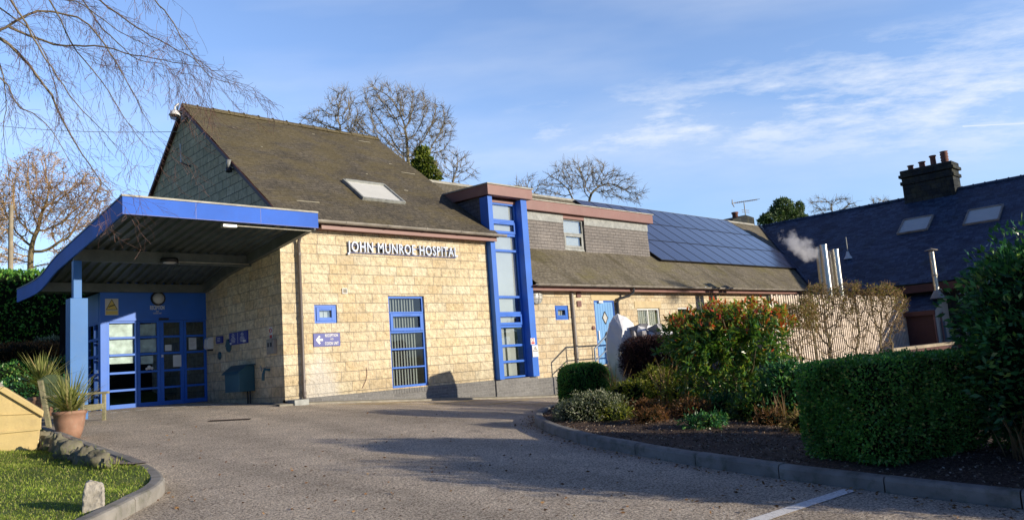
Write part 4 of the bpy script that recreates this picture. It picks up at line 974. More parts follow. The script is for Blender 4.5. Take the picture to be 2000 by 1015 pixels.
q1, q2 = onY(1036, 660, 15.37), onY(1045, 672, 15.37); mb = MB(); mb.box(q1[0], q2[0], 15.365, 15.375, q2[2], q1[2]); mb.build('panel', M['white'], t)
mb = MB(); cz = (q1[2]+q2[2])/2; mb.box(q1[0]+.02, q2[0]-.02, 15.362, 15.3645, q2[2]+.015, q2[2]+.07); mb.lathe([(.05, 0), (.05, -.004), (.035, -.004), (.035, 0)], ((q1[0]+q2[0])/2, 15.364, cz+.04), 14, 'y'); mb.build('print', M['red'], t)
t = thing('warning_notice', (15.75, 15.7, .2), 'white notice with a black warning triangle low on the tower pillar', 'sign')
q1, q2 = onY(1039, 674, 15.36), onY(1052, 696, 15.36); mb = MB(); mb.box(q1[0], q2[0], 15.355, 15.362, q2[2], q1[2]); mb.build('panel', M['white'], t)
mb = MB(); cx_ = (q1[0]+q2[0])/2; zt, zb = q1[2]-.04, q1[2]-.17
tri = [(cx_, zt), (cx_+.08, zb), (cx_-.08, zb)]
for i in range(3): a, b = tri[i], tri[(i+1) % 3]; mb.tube([(a[0], 15.352, a[1]), (b[0], 15.352, b[1])], .008, 4)
mb.box(cx_-.008, cx_+.008, 15.35, 15.354, zb+.03, zt-.05); mb.build('print', M['black'], t)

# ================================================================== WING
YW = 15.75; WS = .772; WYE, WZE, WYR = 15.25, 2.15, 20.8; WZR = WZE+WS*(WYR-WYE)
wg = thing('long_wing', (24, 19, -1.2), 'long low stone wing with a tiled roof and slate hung dormer', 'building')
wh = [(16.9, 17.5, 1.12, 1.55), (18.72, 19.74, -.32, 1.70), (20.93, 22.2, .80, 1.44), (23.3, 24.1, .8, 1.46)]
mb = MB(); wall_y(mb, YW, 15.66, 33.2, -1.6, 2.0, wh); mb.build('front_wall', M['stone2'], wg)
mb = MB(); mb.box(15.72, 33.0, YW-.02, YW-.001, -1.7, -.55); mb.build('plinth', M['plinth'], wg)
def wplane(x, y, lift=0): return (x, y, WZE+WS*(y-WYE)+lift)
mb = MB()
gx = np.linspace(15.7, 33.2, 60); gy = np.linspace(WYE, 19.2, 16); V = [wplane(x, y, .01*math.sin(x*1.9+y)*math.sin(y*2.3)+.005*math.sin(x*11)) for y in gy for x in gx]; nx = len(gx)
mb.add(V, [(j*nx+i, j*nx+i+1, (j+1)*nx+i+1, (j+1)*nx+i) for j in range(len(gy)-1) for i in range(nx-1)])
mb.add([wplane(33.2, WYE), wplane(37.7, 19.2), wplane(33.2, 19.2)], [(0, 1, 2)]); mb.build('roof', M['roof_wing'], wg)
mb = MB(); mb.add([wplane(14.3, 19.2), wplane(37.7, 19.2), wplane(39.6, WYR), wplane(14.3, WYR)], [(0, 1, 2, 3)])
mb.quad((14.3, WYR, WZR), (39.6, WYR, WZR), (39.6, 26.5, WZE), (14.3, 26.5, WZE)); mb.build('upper_roof', M['roof_wing_hi'], wg)
mb = MB(); mb.prism([(WYR-.12, WZR-.06), (WYR-.05, WZR+.05), (WYR+.05, WZR+.05), (WYR+.12, WZR-.06)], 'x', 14.3, 38.8); mb.build('ridge_tiles', M['edge'], wg)
mb = MB(); mb.box(15.68, 33.2, 15.40, 15.44, 1.96, 2.11); mb.box(15.68, 33.2, 15.44, YW-.001, 1.965, 1.985); mb.build('fascia_board', M['brown'], wg)
gutter(wg, 15.68, 33.1, 15.22, 2.13, 'gutter')
# dormer
mb = MB(); mb.quad((15.85, 17.0, 3.1), (18.98, 17.0, 3.1), (18.98, 17.0, 4.5), (15.85, 17.0, 4.5)); mb.quad((20.05, 17.0, 3.1), (23.72, 17.0, 3.1), (23.66, 17.0, 4.5), (20.05, 17.0, 4.5))
mb.quad((23.72, 17.0, 3.1), (23.72, 19.2, 3.1), (23.66, 19.2, 4.8), (23.66, 17.0, 4.5)); 
mb.quad((18.98, 17, 3.1), (18.98, 17.14, 3.1), (18.98, 17.14, 4.7), (18.98, 17, 4.7)); mb.quad((20.05, 17.14, 3.1), (20.05, 17, 3.1), (20.05, 17, 4.7), (20.05, 17.14, 4.7)); mb.build('dormer_wall', M['slate_clad'], wg)
mb = MB(); mb.box(15.85, 18.98, 16.985, 17.02, 4.44, 4.72); mb.box(20.05, 23.69, 16.985, 17.02, 4.44, 4.72); mb.box(15.85, 23.74, 16.96, 17.0, 3.07, 3.115); mb.build('flashing', M['lead'], wg)
mb = MB(); mb.prism([(16.82, 4.73), (16.82, 5.05), (19.1, 5.12), (19.1, 4.8)], 'x', 15.87, 23.84); mb.box(18.98, 20.05, 16.99, 17.1, 4.60, 4.729); mb.build('dormer_fascia', M['brown'], wg)
mb = MB(); mb.prism([(16.79, 5.052), (16.79, 5.085), (19.1, 5.155), (19.1, 5.122)], 'x', 15.9, 23.88); mb.build('dormer_roof', M['edge'], wg)
dw = window_y(wg, 17.07, 18.99, 20.04, 3.57, 4.62, bars=(4.12,), opener=(3.63, 4.09), mat='lead', glass='glass_sky', bwid=9, blind=[(19.04, 19.95, 3.6, 4.58)], label='pale green grey dormer window between the slate panels')
mb = MB(); mb.box(18.99, 20.04, 17.05, 17.1, 3.11, 3.57); mb.build('dormer_panel', M['lead'], wg)
# wing windows and door
window_y(wg, YW+.03, 16.9, 17.5, 1.12, 1.55, opener=(1.18, 1.49), glass='glass_sky', blind=[(17, 17.4, 1.15, 1.5)], label='small square blue window left of the grey pipe')
window_y(wg, YW+.04, 20.93, 22.2, .80, 1.44, vbars=(21.56,), mat='white', glass='glass_sky', blind=[(21.0, 22.1, .85, 1.4)], label='white double casement window')
window_y(wg, YW+.04, 23.3, 24.1, .80, 1.46, mat='white', glass='glass_dk', label='small far window half hidden by the shrubs')
mb = MB(); mb.box(18.60, 19.95, YW-.015, YW+.05, 1.705, 1.95); mb.build('lintel', M['stone_band'], wg)
wg_l = MB(); wg_l.box(20.8, 22.3, YW-.015, YW+.03, 1.445, 1.68); wg_l.build('lintel', M['stone_band'], wg)
mb = MB(); mb.box(18.76, 19.70, YW+.05, YW+.10, -.31, 1.66)
for i in range(7): mb.box(18.80+i*.128, 18.918+i*.128, YW+.038, YW+.05, -.28, 1.63)
dr2 = mb.build('door', M['blue_door'], wg, label='bright sky blue plank door with two diamond windows')
for zc in (1.15, .5):
    mb = MB(); x = 19.25; y_ = YW+.03
    mb.add([(x, y_, zc+.2), (x+.13, y_, zc), (x, y_, zc-.2), (x-.13, y_, zc)], [(0, 3, 2, 1)]); mb.build('pane', M['lamp_glass'] if zc > 1 else M['glass_dk'], dr2)
    mb = MB(); P4 = [(x, zc+.2), (x+.13, zc), (x, zc-.2), (x-.13, zc)]
    for i in range(4): a, b = P4[i], P4[(i+1) % 4]; mb.tube([(a[0], y_-.004, a[1]), (b[0], y_-.004, b[1])], .013, 5)
    mb.build('frame', M['black'], dr2)
mb = MB(); mb.box(18.84, 18.89, YW+.0, YW+.03, .45, .75); mb.build('handle', M['white'], dr2)
mb = MB(); mb.box(18.72, 18.76, YW+.02, YW+.09, -.32, 1.7); mb.box(19.70, 19.74, YW+.02, YW+.09, -.32, 1.7); mb.box(18.76, 19.70, YW+.022, YW+.09, 1.66, 1.7); mb.build('door_frame', M['blue'], wg)
mb = MB(); mb.box(18.95, 19.15, YW-.03, YW+.02, 1.62, 1.69); mb.build('door_closer', M['white'], wg)
pipe(wg, [(17.66, YW-.05, 1.95), (17.66, YW-.05, -1.3)], .05, 'pipe_grey', 'soil_pipe', [(17.66, YW-.05, z) for z in (1.2, .1)])
q = onY(1236, 556, 15.33); xx = q[0]
pipe(wg, [(xx, 15.32, 2.06), (xx, 15.33, 1.93), (xx-.1, 15.45, 1.83), (xx-.42, 15.62, 1.74), (xx-.45, 15.68, 1.64), (xx-.45, 15.68, -1.3)], .045, 'gutter_dk', 'downpipe', [(xx-.45, 15.68, .9)])
for q in (onY(1129, 575, YW), onY(1130, 593, YW)):
    t = thing('wall_vent', tuple(q), ('upper' if q[2] > 1.75 else 'lower')+' small brown square vent on the wing wall', 'vent')
    mb = MB(); mb.box(q[0]-.09, q[0]+.09, YW-.05, YW, q[2]-.09, q[2]+.09); mb.build('cover', M['brown'], t, bevel=.01)
    mb = MB()
    for k in range(4): mb.box(q[0]-.06, q[0]+.06, YW-.06, YW-.051, q[2]-.06+k*.035, q[2]-.045+k*.035)
    mb.build('slats', M['brown_dk'], t)
q = onY(1048, 579, YW-.03); round_lamp('caged_lamp', (q[0], YW-.002, q[2]), .23, 'round white caged lamp under the wing eaves beside the tower', rim='lead', bars=True)
mb = MB(); q = onY(1158, 640, YW); mb.lathe([(0, -.05), (.06, -.05), (.07, 0)], (q[0], YW, q[2]), 12, 'y'); mb.build('bell_push', M['brown'], label='small round brown bell left of the blue plank door', category='doorbell')
# steps, landing and hand rails
st = thing('entrance_steps', (19.2, 15.1, -1.3), 'grey brick steps and landing below the sky blue door', 'steps')
mb = MB(); mb.box(18.5, 21.5, 14.5, YW-.03, -1.8, -.36)
for i in range(5): mb.box(18.5-.28*(i+1), 18.5-.28*i-.001, 14.5, YW-.03, -1.8, -.36-.17*(i+1))
mb.build('treads', M['plinth'], st)
t = thing('handrail', (19.2, 14.5, -.4), 'blue grey tubular handrail along the landing steps', 'handrail')
Yr = 14.5
def rp(px_, py_): return onY(px_, py_, Yr)
a = rp(1161, 681); b = rp(1188, 651); c_ = np.array([b[0]+.5, Yr, b[2]+.0]); c2 = np.array([b[0]+3.3, Yr, b[2]])
mb = MB(); mb.tube([(a[0], Yr, -1.35), a-[0, 0, .06], a, a+(b-a)*.1, b, c_, c2], .026, 8); mb.build('top_rail', M['galv'], t)
mb = MB(); mb.tube([a-[0, 0, .35], b-[0, 0, .4], c_-[0, 0, .4], c2-[0, 0, .4]], .02, 8); mb.build('mid_rail', M['galv'], t)
for k, x in enumerate((b[0], b[0]+1.2, b[0]+2.4, b[0]+3.3)): mb = MB(); mb.tube([(x, Yr, -.9), (x, Yr, b[2])], .022, 8); mb.build('post', M['galv'], t)

# solar array
sx_, sy_ = np.array([1., 0, 0]), np.array([0, 1, WS])/math.hypot(1, WS)
nrm_w = np.cross(sx_, sy_)
rows = ['lowest', 'middle', 'topmost']
Hs = 1.345*math.hypot(1, WS)
def mk_panel():
    P = thing('solar_panel', (0, 0, 0), 'x', 'solar panel', 'solar panels on the wing roof')
    def slab(mb, x0, x1, y0, y1, h0, h1):
        pts = [sx_*x+sy_*y+nrm_w*h for h in (h0, h1) for x, y in ((x0, y0), (x1, y0), (x1, y1), (x0, y1))]
        mb.add(pts, [(0, 3, 2, 1), (4, 5, 6, 7), (0, 1, 5, 4), (1, 2, 6, 5), (2, 3, 7, 6), (3, 0, 4, 7)])
    a = MB(); W_ = .985; H_ = Hs-.02; e = .018
    slab(a, 0, e, 0, H_, .07, .112); slab(a, W_-e, W_, 0, H_, .07, .112); slab(a, e, W_-e, 0, e, .07, .112); slab(a, e, W_-e, H_-e, H_, .07, .112); a.build('frame', M['black'], P)
    a = MB(); slab(a, e, W_-e, e, H_-e, .08, .108); a.build('glass', M['solar'], P)
    return P
sp = mk_panel(); first = True
for r_ in range(3):
    for k in range(12):
        x = 23.85+k*1.0; y = 16.66+1.35*r_
        if r_ < 2 and x < 23.8: continue
        lab = {'lowest': 'dark blue solar panel in the lowest row of the array, nearest the wing gutter', 'middle': 'dark blue solar panel in the middle row of the three row array', 'topmost': 'dark blue solar panel in the topmost row of the array, just under the wing ridge'}[rows[r_]]
        loc = wplane(x, y)
        if first: sp.location = loc; sp['label'] = lab; first = False
        else: copy_thing(sp, loc, lab)

# stone chimney stub with pot and aerial at the wing ridge
t = thing('ridge_chimney', (38., 21.2, 6.2), 'low dark stone chimney at the right end of the wing ridge', 'chimney')
mb = MB(); mb.add([(36.7, 20.9, 6.3), (39.2, 20.9, 6.1), (39.2, 20.9, 6.9), (38.3, 20.9, 6.98), (36.9, 20.9, 6.62), (36.7, 22.2, 6.3), (39.2, 22.2, 6.1), (39.2, 22.2, 6.9), (38.3, 22.2, 6.98), (36.9, 22.2, 6.62)],
    [(0, 1, 2, 3, 4), (9, 8, 7, 6, 5), (1, 6, 7, 2), (2, 7, 8, 3), (3, 8, 9, 4), (4, 9, 5, 0)]); mb.build('stack', M['oldstone'], t)
mb = MB(); q = onY(1437, 432, 21.4); mb.lathe([(0.0, 0), (.17, 0), (.15, .42), (.19, .44), (.19, .52), (.1, .52), (.1, .3)], (q[0], 21.4, q[2]-.02), 14); mb.build('pot', M['pot_clay'], t, label='bright red clay pot')
t = thing('television_aerial', (38.4, 21.5, 6.9), 'television aerial on a pale mast above the stone ridge chimney', 'aerial')
Ya = 21.5; A_, B_ = onY(1457, 427, Ya), onY(1453, 396, Ya); mb = MB(); mb.tube([A_-[0, 0, .2], B_], .03, 6); mb.build('mast', M['lead'], t)
a, b = onY(1430, 397, Ya), onY(1477, 390, Ya); mb = MB(); mb.tube([a, b], .022, 5)
for k in range(11):
    p = a+(b-a)*(.12+k*.088); mb.tube([p-[0, .22, 0], p+[0, .22, 0]], .014, 4); mb.tube([p-[0, 0, .05], p+[0, 0, .05]], .018, 4)
c1, c2, c3 = onY(1430, 390, Ya), onY(1430, 397, Ya), onY(1434, 404, Ya); mb.tube([c1, c2, c3], .03, 4)
c1, c2 = onY(1449, 410, Ya), onY(1463, 411, Ya); mb.tube([c1, c2], .016, 4); mb.tube([c1+[0, 0, -.12], c2+[0, 0, -.12]], .016, 4); mb.build('elements', M['gutter'], t)

# ================================================================== SLATE ROOFED BUILDING on the right
rb_ = thing('slate_roofed_building', (38, 8, -1.5), 'old building with a big dark slate roof at the right', 'building')
RS = .655; RX0, RZ0, RXR = 32.6, 1.86, 39.5; RZR = RZ0+RS*(RXR-RX0)
def rpl(x, y, l=0): return (x, y, RZ0+RS*(x-RX0)+l)
mb = MB(); gy = np.linspace(-4, 15.1, 50); gx = np.linspace(RX0, RXR, 22)
V = [rpl(x, y, .02*math.sin(y*1.3+x)*math.sin(x*1.7)) for y in gy for x in gx]; nx = len(gx)
mb.add(V, [(j*nx+i, j*nx+i+1, (j+1)*nx+i+1, (j+1)*nx+i) for j in range(len(gy)-1) for i in range(nx-1)])
mb.add([rpl(RX0, 15.1), rpl(RXR, 15.1), rpl(RXR, 27), rpl(33.0, 15.2)], [(0, 1, 2, 3)])
mb.add([rpl(RXR, -4), (46.4, -4, RZ0), (46.4, 27, RZ0), rpl(RXR, 27)], [(0, 1, 2, 3)]); mb.build('roof', M['slate'], rb_)
mb = MB(); y = -4.
while y < 22:
    mb.prism([(RXR-.13, RZR-.07), (RXR-.05, RZR+.06), (RXR+.05, RZR+.06), (RXR+.13, RZR-.07)], 'y', y, y+.43)
    mb.prism([(RXR-.15, RZR-.07), (RXR-.06, RZR+.085), (RXR+.06, RZR+.085), (RXR+.15, RZR-.07)], 'y', y+.43, y+.47); y += .47
mb.build('ridge_tiles', M['slate'], rb_)
mb = MB(); vv = [rpl(33.0+6.5*k/10, 15.2+5.6*k/10, .06) for k in range(11)]; mb.tube(vv, .09, 6); mb.build('valley', M['slate'], rb_)
mb = MB(); mb.box(33.3, 46, -3.8, 15.3, -2, 1.85); mb.build('wall', M['oldstone'], rb_)
mb = MB(); mb.box(32.62, 32.72, -4, 15, 1.50, 1.80); mb.box(32.72, 33.29, -4, 15, 1.52, 1.56); mb.build('fascia_board', M['brown_dk'], rb_)
ry = np.array([0, -1., 0]); rx = np.array([1., 0, RS])/math.hypot(1, RS)
for (ytop, w_, xl, lab) in ((12.58, 1.3, 36.33, 'skylight nearer the chimney'), (9.87, 1.36, 36.2, 'skylight farther right')):
    o = skylight(rb_, np.array(rpl(xl, ytop, .03)), ry, rx, w_, 1.32, 'gutter'); o['label'] = lab
# chimney
mb = MB(); mb.box(39.0, 40.0, 10.72, 12.95, 5.6, 6.95); mb.box(38.93, 40.07, 10.65, 13.02, 6.95, 7.12); mb.box(39.0, 40.0, 10.72, 12.95, 7.12, 7.3); mb.box(38.9, 40.1, 10.62, 13.05, 7.3, 7.45); mb.box(38.97, 40.03, 10.69, 12.98, 7.45, 7.66)
ch = mb.build('chimney', M['oldstone'], rb_, bevel=.03)
for k, (y, h, r) in enumerate(((12.62, .30, .15), (12.1, .36, .16), (11.6, .54, .15), (11.1, .62, .18))):
    mb = MB(); prf = [(r*.6, 0), (r, 0), (r, h*.1), (r*.85, h*.15), (r*.8, h*.85), (r*1.05, h*.9), (r*1.05, h), (r*.7, h), (r*.7, h*.8)]
    if k == 3: prf = [(r*.6, 0)]+[(r*(1.0 if i % 2 else .82), h*i/9) for i in range(9)]+[(r, h), (r*.6, h)]
    mb.lathe(prf, (39.5, y, 7.63), 14); mb.build('chimney_pot', M['pot_clay'], ch)
# lean-to
lt = thing('lean_to', (32.5, 12.5, -1.5), 'low dark roofed lean to with a brown door beside the slatted fence', 'outbuilding')
mb = MB(); mb.add([(31.3, 9.9, .74), (31.3, 15, .74), (33.28, 15, 1.5), (33.28, 9.9, 1.5), (31.3, 9.9, .68), (31.3, 15, .68), (33.28, 15, 1.44), (33.28, 9.9, 1.44)], [(0, 3, 2, 1), (4, 5, 6, 7), (0, 1, 5, 4), (0, 4, 7, 3)]); mb.build('roof', M['slate'], lt)
mb = MB(); mb.box(31.5, 33.2, 10.04, 15, -2, .66); mb.build('side_wall', M['brown_dk'], lt)
mb = MB(); mb.box(31.27, 31.33, 9.88, 15, .56, .73); mb.build('fascia_board', M['brown_dk'], lt)
mb = MB(); mb.add([(31.52, 10.02, -2), (35.2, 10.02, -2), (35.2, 10.02, 1.45), (33.28, 10.02, 1.42), (31.52, 10.02, .75)], [(0, 1, 2, 3, 4)]); mb.build('front_wall', M['render_white'], lt)
mb = MB(); mb.box(31.46, 31.60, 9.98, 10.015, -2, .66); mb.build('corner_board', M['brown'], lt)
mb = MB(); mb.box(33.0, 33.7, 9.97, 10.01, -.9, .35)
for i in range(6): mb.box(33.04, 33.66, 9.95, 9.97, -.85+i*.2, -.72+i*.2)
mb.build('louvre', M['galv'], lt)
mb = MB(); mb.box(32.15, 32.55, 9.97, 10.01, -1.2, .30); mb.build('door', M['galv'], lt)
mb = MB(); mb.tube([(32.3, 9.93, .62), (32.05, 9.93, .5), (32.05, 9.93, -1.5)], .035, 6); mb.build('downpipe', M['brown'], lt)
# retaining wall
q1, q2 = onY(1745, 682, 8.6), onY(2040, 664, 8.6)
mb = MB(); mb.box(q1[0], q2[0], 8.6, 8.95, q1[2]-.06, q1[2]+.03)
rw = thing('retaining_wall', ((q1[0]+q2[0])/2, 8.8, -2), 'low dark wall with a pale stone coping behind the box hedge', 'wall')
mb.build('coping', M['pole'], rw); mb = MB(); mb.box(q1[0]+.03, q2[0], 8.64, 8.9, -2.2, q1[2]-.061); mb.build('wall', M['brown_dk'], rw)
# slatted fence
fe = thing('slatted_fence', (26, 11, -1), 'tall cream vertical slat fence behind the bare winter shrub', 'fence')
YF = 11.; fa, fb = onY(1506, 575, YF), onY(1765, 588, YF); mb = MB(); x = fa[0]
while x < fb[0]:
    mb.box(x, x+random.uniform(.075, .095), YF, YF+.02, -1.3, fa[2]-.03+.05*random.random()); x += .15
mb.build('slats', M['fence'], fe); mb = MB()
for z in (-.9, .1, fa[2]-.2): mb.box(fa[0], fb[0], YF+.021, YF+.05, z, z+.08)
mb.build('rails', M['wood_old'], fe); mb = MB(); mb.box(fa[0]+.05, fb[0]-.05, YF+.15, YF+.17, -1.4, fa[2]-.1); mb.build('backing', M['brown_dk'], fe)
for k in range(5): x = fa[0]+(fb[0]-fa[0])*k/4; mb = MB(); mb.box(x-.05, x+.05, YF+.051, YF+.14, -1.4, fa[2]-.02); mb.build('post', M['wood_old'], fe)
# flues: two pairs
YB = 11.6
for i, (px_, pt_, bx, by, r, mt, lab) in enumerate(((1599, 482, 1610, 575, .12, 'steel_dull', 'dull steel flue, leftmost of the four behind the fence'), (1607, 478, 1620, 575, .135, 'steel', 'shiny tall steel flue, second from the left, next to the steam'),
      (1622, 490, 1632, 575, .12, 'steel_dull', 'dull steel flue, third from the left behind the fence'), (1630, 487, 1642, 575, .135, 'steel', 'shiny steel flue, rightmost of the four behind the fence'))):
    yb = YB+(.25 if mt == 'steel_dull' else 0); p = onY(px_, pt_, yb)
    t = thing('steel_flue', (p[0], yb, -1.2), lab, 'flue', 'boiler flues behind the fence'); mb = MB(); x = onY(bx, by, yb)[0]; x = (x+p[0])/2
    mb.tube([(x, yb, -1.2), (x, yb, p[2])], r, 16); mb.build('pipe', M[mt], t)
    for z in (p[2]-.03, p[2]-1.1, p[2]-1.9): mb = MB(); mb.tube([(x, yb, z-.03), (x, yb, z+.03)], r*1.08, 16); mb.build('collar', M[mt], t)
fl_top = onY(1600, 485, YB)
t = thing('stove_flue', (31.8, 10., 1.), 'narrow steel flue with a cowl rising from the lean to roof', 'flue')
q, p = onX(1831, 577, 32.2), onX(1819, 492, 32.2); xx, yy = q[0], (q[1]+p[1])/2
mb = MB(); mb.tube([(xx, yy, q[2]-.05), (xx, yy, p[2])], .1, 12); mb.build('pipe', M['steel_dull'], t)
mb = MB(); mb.lathe([(.28, 0), (.13, .25), (.11, .3)], (xx, yy, q[2]-.1), 14); mb.build('flashing', M['lead'], t)
mb = MB(); mb.lathe([(0, .14), (.24, .05), (.24, .03), (0, .03)], (xx, yy, p[2]+.02), 14); mb.tube([(xx, yy, p[2]), (xx, yy, p[2]+.06)], .03, 6); mb.tube([(xx, yy, q[2]+.75), (xx, yy, q[2]+.82)], .115, 12); mb.build('cowl', M['gutter'], t)
t = thing('roof_vent_pipe', rpl(35.1, 14.3), 'thin white vent pipe standing on the dark slate roof', 'vent'); p = np.array(rpl(35.1, 14.35)); mb = MB(); mb.tube([p, p+[0, 0, .95]], .03, 6); mb.build('pipe', M['lead'], t); mb = MB(); mb.lathe([(.22, -.05), (.1, .12), (.05, .3)], tuple(p), 10); mb.build('base', M['white'], t)

# ------------------------------------------------------------------ steam (a small volume drifting off the flue)
m = bpy.data.materials.new('steam_volume'); m.use_nodes = True; nt = m.node_tree; nt.nodes.remove(nt.nodes['Principled BSDF'])
vo = nt.nodes.new('ShaderNodeVolumePrincipled'); vo.inputs['Color'].default_value = (.97, .97, 1, 1); vo.inputs['Anisotropy'].default_value = 0.
tc = nt.nodes.new('ShaderNodeTexCoord')
n_ = noise(nt, 2.6, 7, .68, tc.outputs['Object'])
gr = nt.nodes.new('ShaderNodeTexGradient'); gr.gradient_type = 'SPHERICAL'; mp = nt.nodes.new('ShaderNodeMapping'); mp.vector_type = 'TEXTURE'
L(nt, tc.outputs['Object'], mp.inputs[0]); L(nt, mp.outputs[0], gr.inputs[0])
den = math_(nt, 'MULTIPLY', math_(nt, 'MAXIMUM', math_(nt, 'SUBTRACT', math_(nt, 'ADD', math_(nt, 'MULTIPLY', gr.outputs['Fac'], .95), math_(nt, 'MULTIPLY', n_, 2.4)), 1.60), 0.), 8.5)
L(nt, den, vo.inputs['Density']); L(nt, vo.outputs[0], nt.nodes['Material Output'].inputs['Volume']); M['steam'] = m
cst = onY(1562, 488, YB); e0 = onY(1602, 510, YB); e1 = onY(1525, 458, YB)
sv = MB(); NL = 12
ax = e1-e0; hl = np.linalg.norm(ax)/2; cst = (e0+e1)/2
vs = []; fs = []
for i in range(NL+1):
    th = math.pi*i/NL
    for j in range(16):
        ph = 2*math.pi*j/16; vs.append((hl*1.1*math.cos(th), .56*math.sin(th)*math.cos(ph), .56*math.sin(th)*math.sin(ph)))
for i in range(NL):
    for j in range(16): fs.append(tuple(reversed((i*16+j, i*16+(j+1) % 16, (i+1)*16+(j+1) % 16, (i+1)*16+j))))
me = bpy.data.meshes.new('steam_plume'); me.from_pydata(vs, [], fs); me.materials.append(m)
so_ = bpy.data.objects.new('steam_plume', me); C.objects.link(so_); so_.location = cst; so_.rotation_euler = Vector(ax).to_track_quat('X', 'Z').to_euler()
mp.inputs['Scale'].default_value = (hl*1.1, .56, .56)
tag(so_, 'soft white steam drifting left from the shiny flues', 'steam')

# ================================================================== vegetation
def leaf_quads(P, Nn, length, width, jitter=.6, rng=RNG, up=0.):
    """one diamond leaf per point: P base points, Nn outward directions"""
    n = len(P); d = Nn+rng.normal(0, jitter, (n, 3)); d[:, 2] += up; d /= np.linalg.norm(d, axis=1)[:, None]+1e-9
    r = rng.normal(0, 1, (n, 3)); s_ = np.cross(d, r); s_ /= np.linalg.norm(s_, axis=1)[:, None]+1e-9
    k = (length*rng.uniform(.6, 1.25, n))[:, None]; wv = (width*rng.uniform(.7, 1.2, n))[:, None]
    nn = np.cross(s_, d)*k*.12
    V = np.empty((n, 4, 3)); V[:, 0] = P; V[:, 1] = P+d*k*.45+s_*wv*.5; V[:, 2] = P+d*k-nn; V[:, 3] = P+d*k*.45-s_*wv*.5
    return V.reshape(-1, 3)
def sup(dirs, R3, p):
    return 1/((np.abs(dirs)/np.array(R3))**p).sum(1)**(1/p)
def wob(dirs, seed, amp):
    a = np.sin(dirs@np.array([5.1, 3.3, 4.2])+seed)+np.sin(dirs@np.array([-7.3, 6.1, 2.2])+seed*2)+.6*np.sin(dirs@np.array([11.3, -13.1, 9.2])+seed*3)
    return 1+amp*a/2
def shell(n, c, R3, p=2.5, yaw=0, amp=.05, depth=.12, seed=1., zmin=-1., rng=RNG):
    d = rng.normal(0, 1, (int(n*1.6), 3))
    # bias directions so that boxes get even cover
    d = d*np.array(R3); d /= np.linalg.norm(d, axis=1)[:, None]
    r = sup(d, R3, p)*wob(d, seed, amp); q = d*(r*(1-depth*rng.random(len(d))**1.5))[:, None]
    g = np.sign(d)*np.abs(d/np.array(R3))**(p-1)/np.array(R3); g /= np.linalg.norm(g, axis=1)[:, None]
    k = q[:, 2] > zmin*R3[2]; q = q[k][:n]; g = g[k][:n]
    ca, sa = math.cos(yaw), math.sin(yaw); Rm = np.array([[ca, -sa, 0], [sa, ca, 0], [0, 0, 1]])
    return q@Rm.T+np.array(c), g@Rm.T
def core(parent, c, R3, p, yaw, amp, seed, mat='core', scale=.9, name='shade_core'):  # added near-black solid that blocks light inside the leaves
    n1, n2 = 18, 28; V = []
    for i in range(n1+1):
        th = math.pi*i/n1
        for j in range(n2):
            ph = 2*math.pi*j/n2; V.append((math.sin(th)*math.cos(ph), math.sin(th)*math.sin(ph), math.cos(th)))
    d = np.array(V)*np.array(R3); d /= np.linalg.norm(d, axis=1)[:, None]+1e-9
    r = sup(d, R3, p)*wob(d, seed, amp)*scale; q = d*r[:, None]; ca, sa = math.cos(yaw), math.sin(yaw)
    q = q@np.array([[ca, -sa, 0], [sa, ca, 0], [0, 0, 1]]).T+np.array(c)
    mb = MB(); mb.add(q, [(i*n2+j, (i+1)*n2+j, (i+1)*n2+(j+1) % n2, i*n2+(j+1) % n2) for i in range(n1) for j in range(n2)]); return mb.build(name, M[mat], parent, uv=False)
def bush(name, c, R3, n, ll, lw, mat, label, cat='shrub', p=2.3, yaw=0, amp=.08, depth=.15, corem='core', jit=.6, seed=1., group=None, up=.2, cs=.9, extra=None):
    t = thing(name, (c[0], c[1], c[2]-R3[2]), label, cat, group)
    P, g = shell(n, c, R3, p, yaw, amp, depth, seed)
    dn = (P-np.array(c))/np.array(R3); gp = wob(dn*2.1, seed+5, .5)+wob(dn*4.3, seed+8, .35); kp = (gp < 2.45) | (RNG.random(len(P)) < .35); P, g = P[kp], g[kp]
    V = leaf_quads(P, g, ll, lw, jit, up=up)
    ns = max(20, n//220); Ps, gs = shell(ns, c, R3, p, yaw, amp, .05, seed+1); V = np.vstack([V]+[leaf_quads(Ps+gs*k*ll*.8, gs, ll, lw, .7, up=.3) for k in (.3, 1., 1.7)])
    if extra is not None: V = np.vstack([V, extra])
    np_quads('foliage', V, M[mat], t)
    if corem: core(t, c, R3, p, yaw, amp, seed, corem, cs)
    return t
def blades(P0, dirs, length, width, mat_name, parent, name='leaf_blades', droop=.5, seg=5, rng=RNG):
    V = []
    for p, d in zip(P0, dirs):
        ln = length*rng.uniform(.65, 1.15); d = np.array(d, float); d /= np.linalg.norm(d); s_ = np.cross(d, [0, 0, 1.]); s_ /= np.linalg.norm(s_)+1e-9
        pts = []; q = np.array(p, float); dd = d.copy()
        for k in range(seg+1):
            wv = width*(.55+.45*math.sin(math.pi*min(1, k/seg*1.3+.1)))*(1-(k/seg)**3); pts.append((q-s_*wv/2, q+s_*wv/2))
            q = q+dd*ln/seg; dd = dd+np.array([0, 0, -droop*(k+1)/seg/2.2]); dd /= np.linalg.norm(dd)
        for k in range(seg): V += [pts[k][0], pts[k][1], pts[k+1][1], pts[k+1][0]]
    # weld strips so that each blade is one island
    V = np.array(V); nb = len(P0); mb = MB(); i = 0
    for b in range(nb):
        vs = []; fs = []
        for k in range(seg): 
            q = V[i:i+4]; i += 4
            if k == 0: vs += [q[0], q[1]]
            vs += [q[3], q[2]]; fs.append((2*k, 2*k+1, 2*k+3, 2*k+2))
        mb.add(vs, fs)
    return mb.build(name, M[mat_name], parent, uv=False)

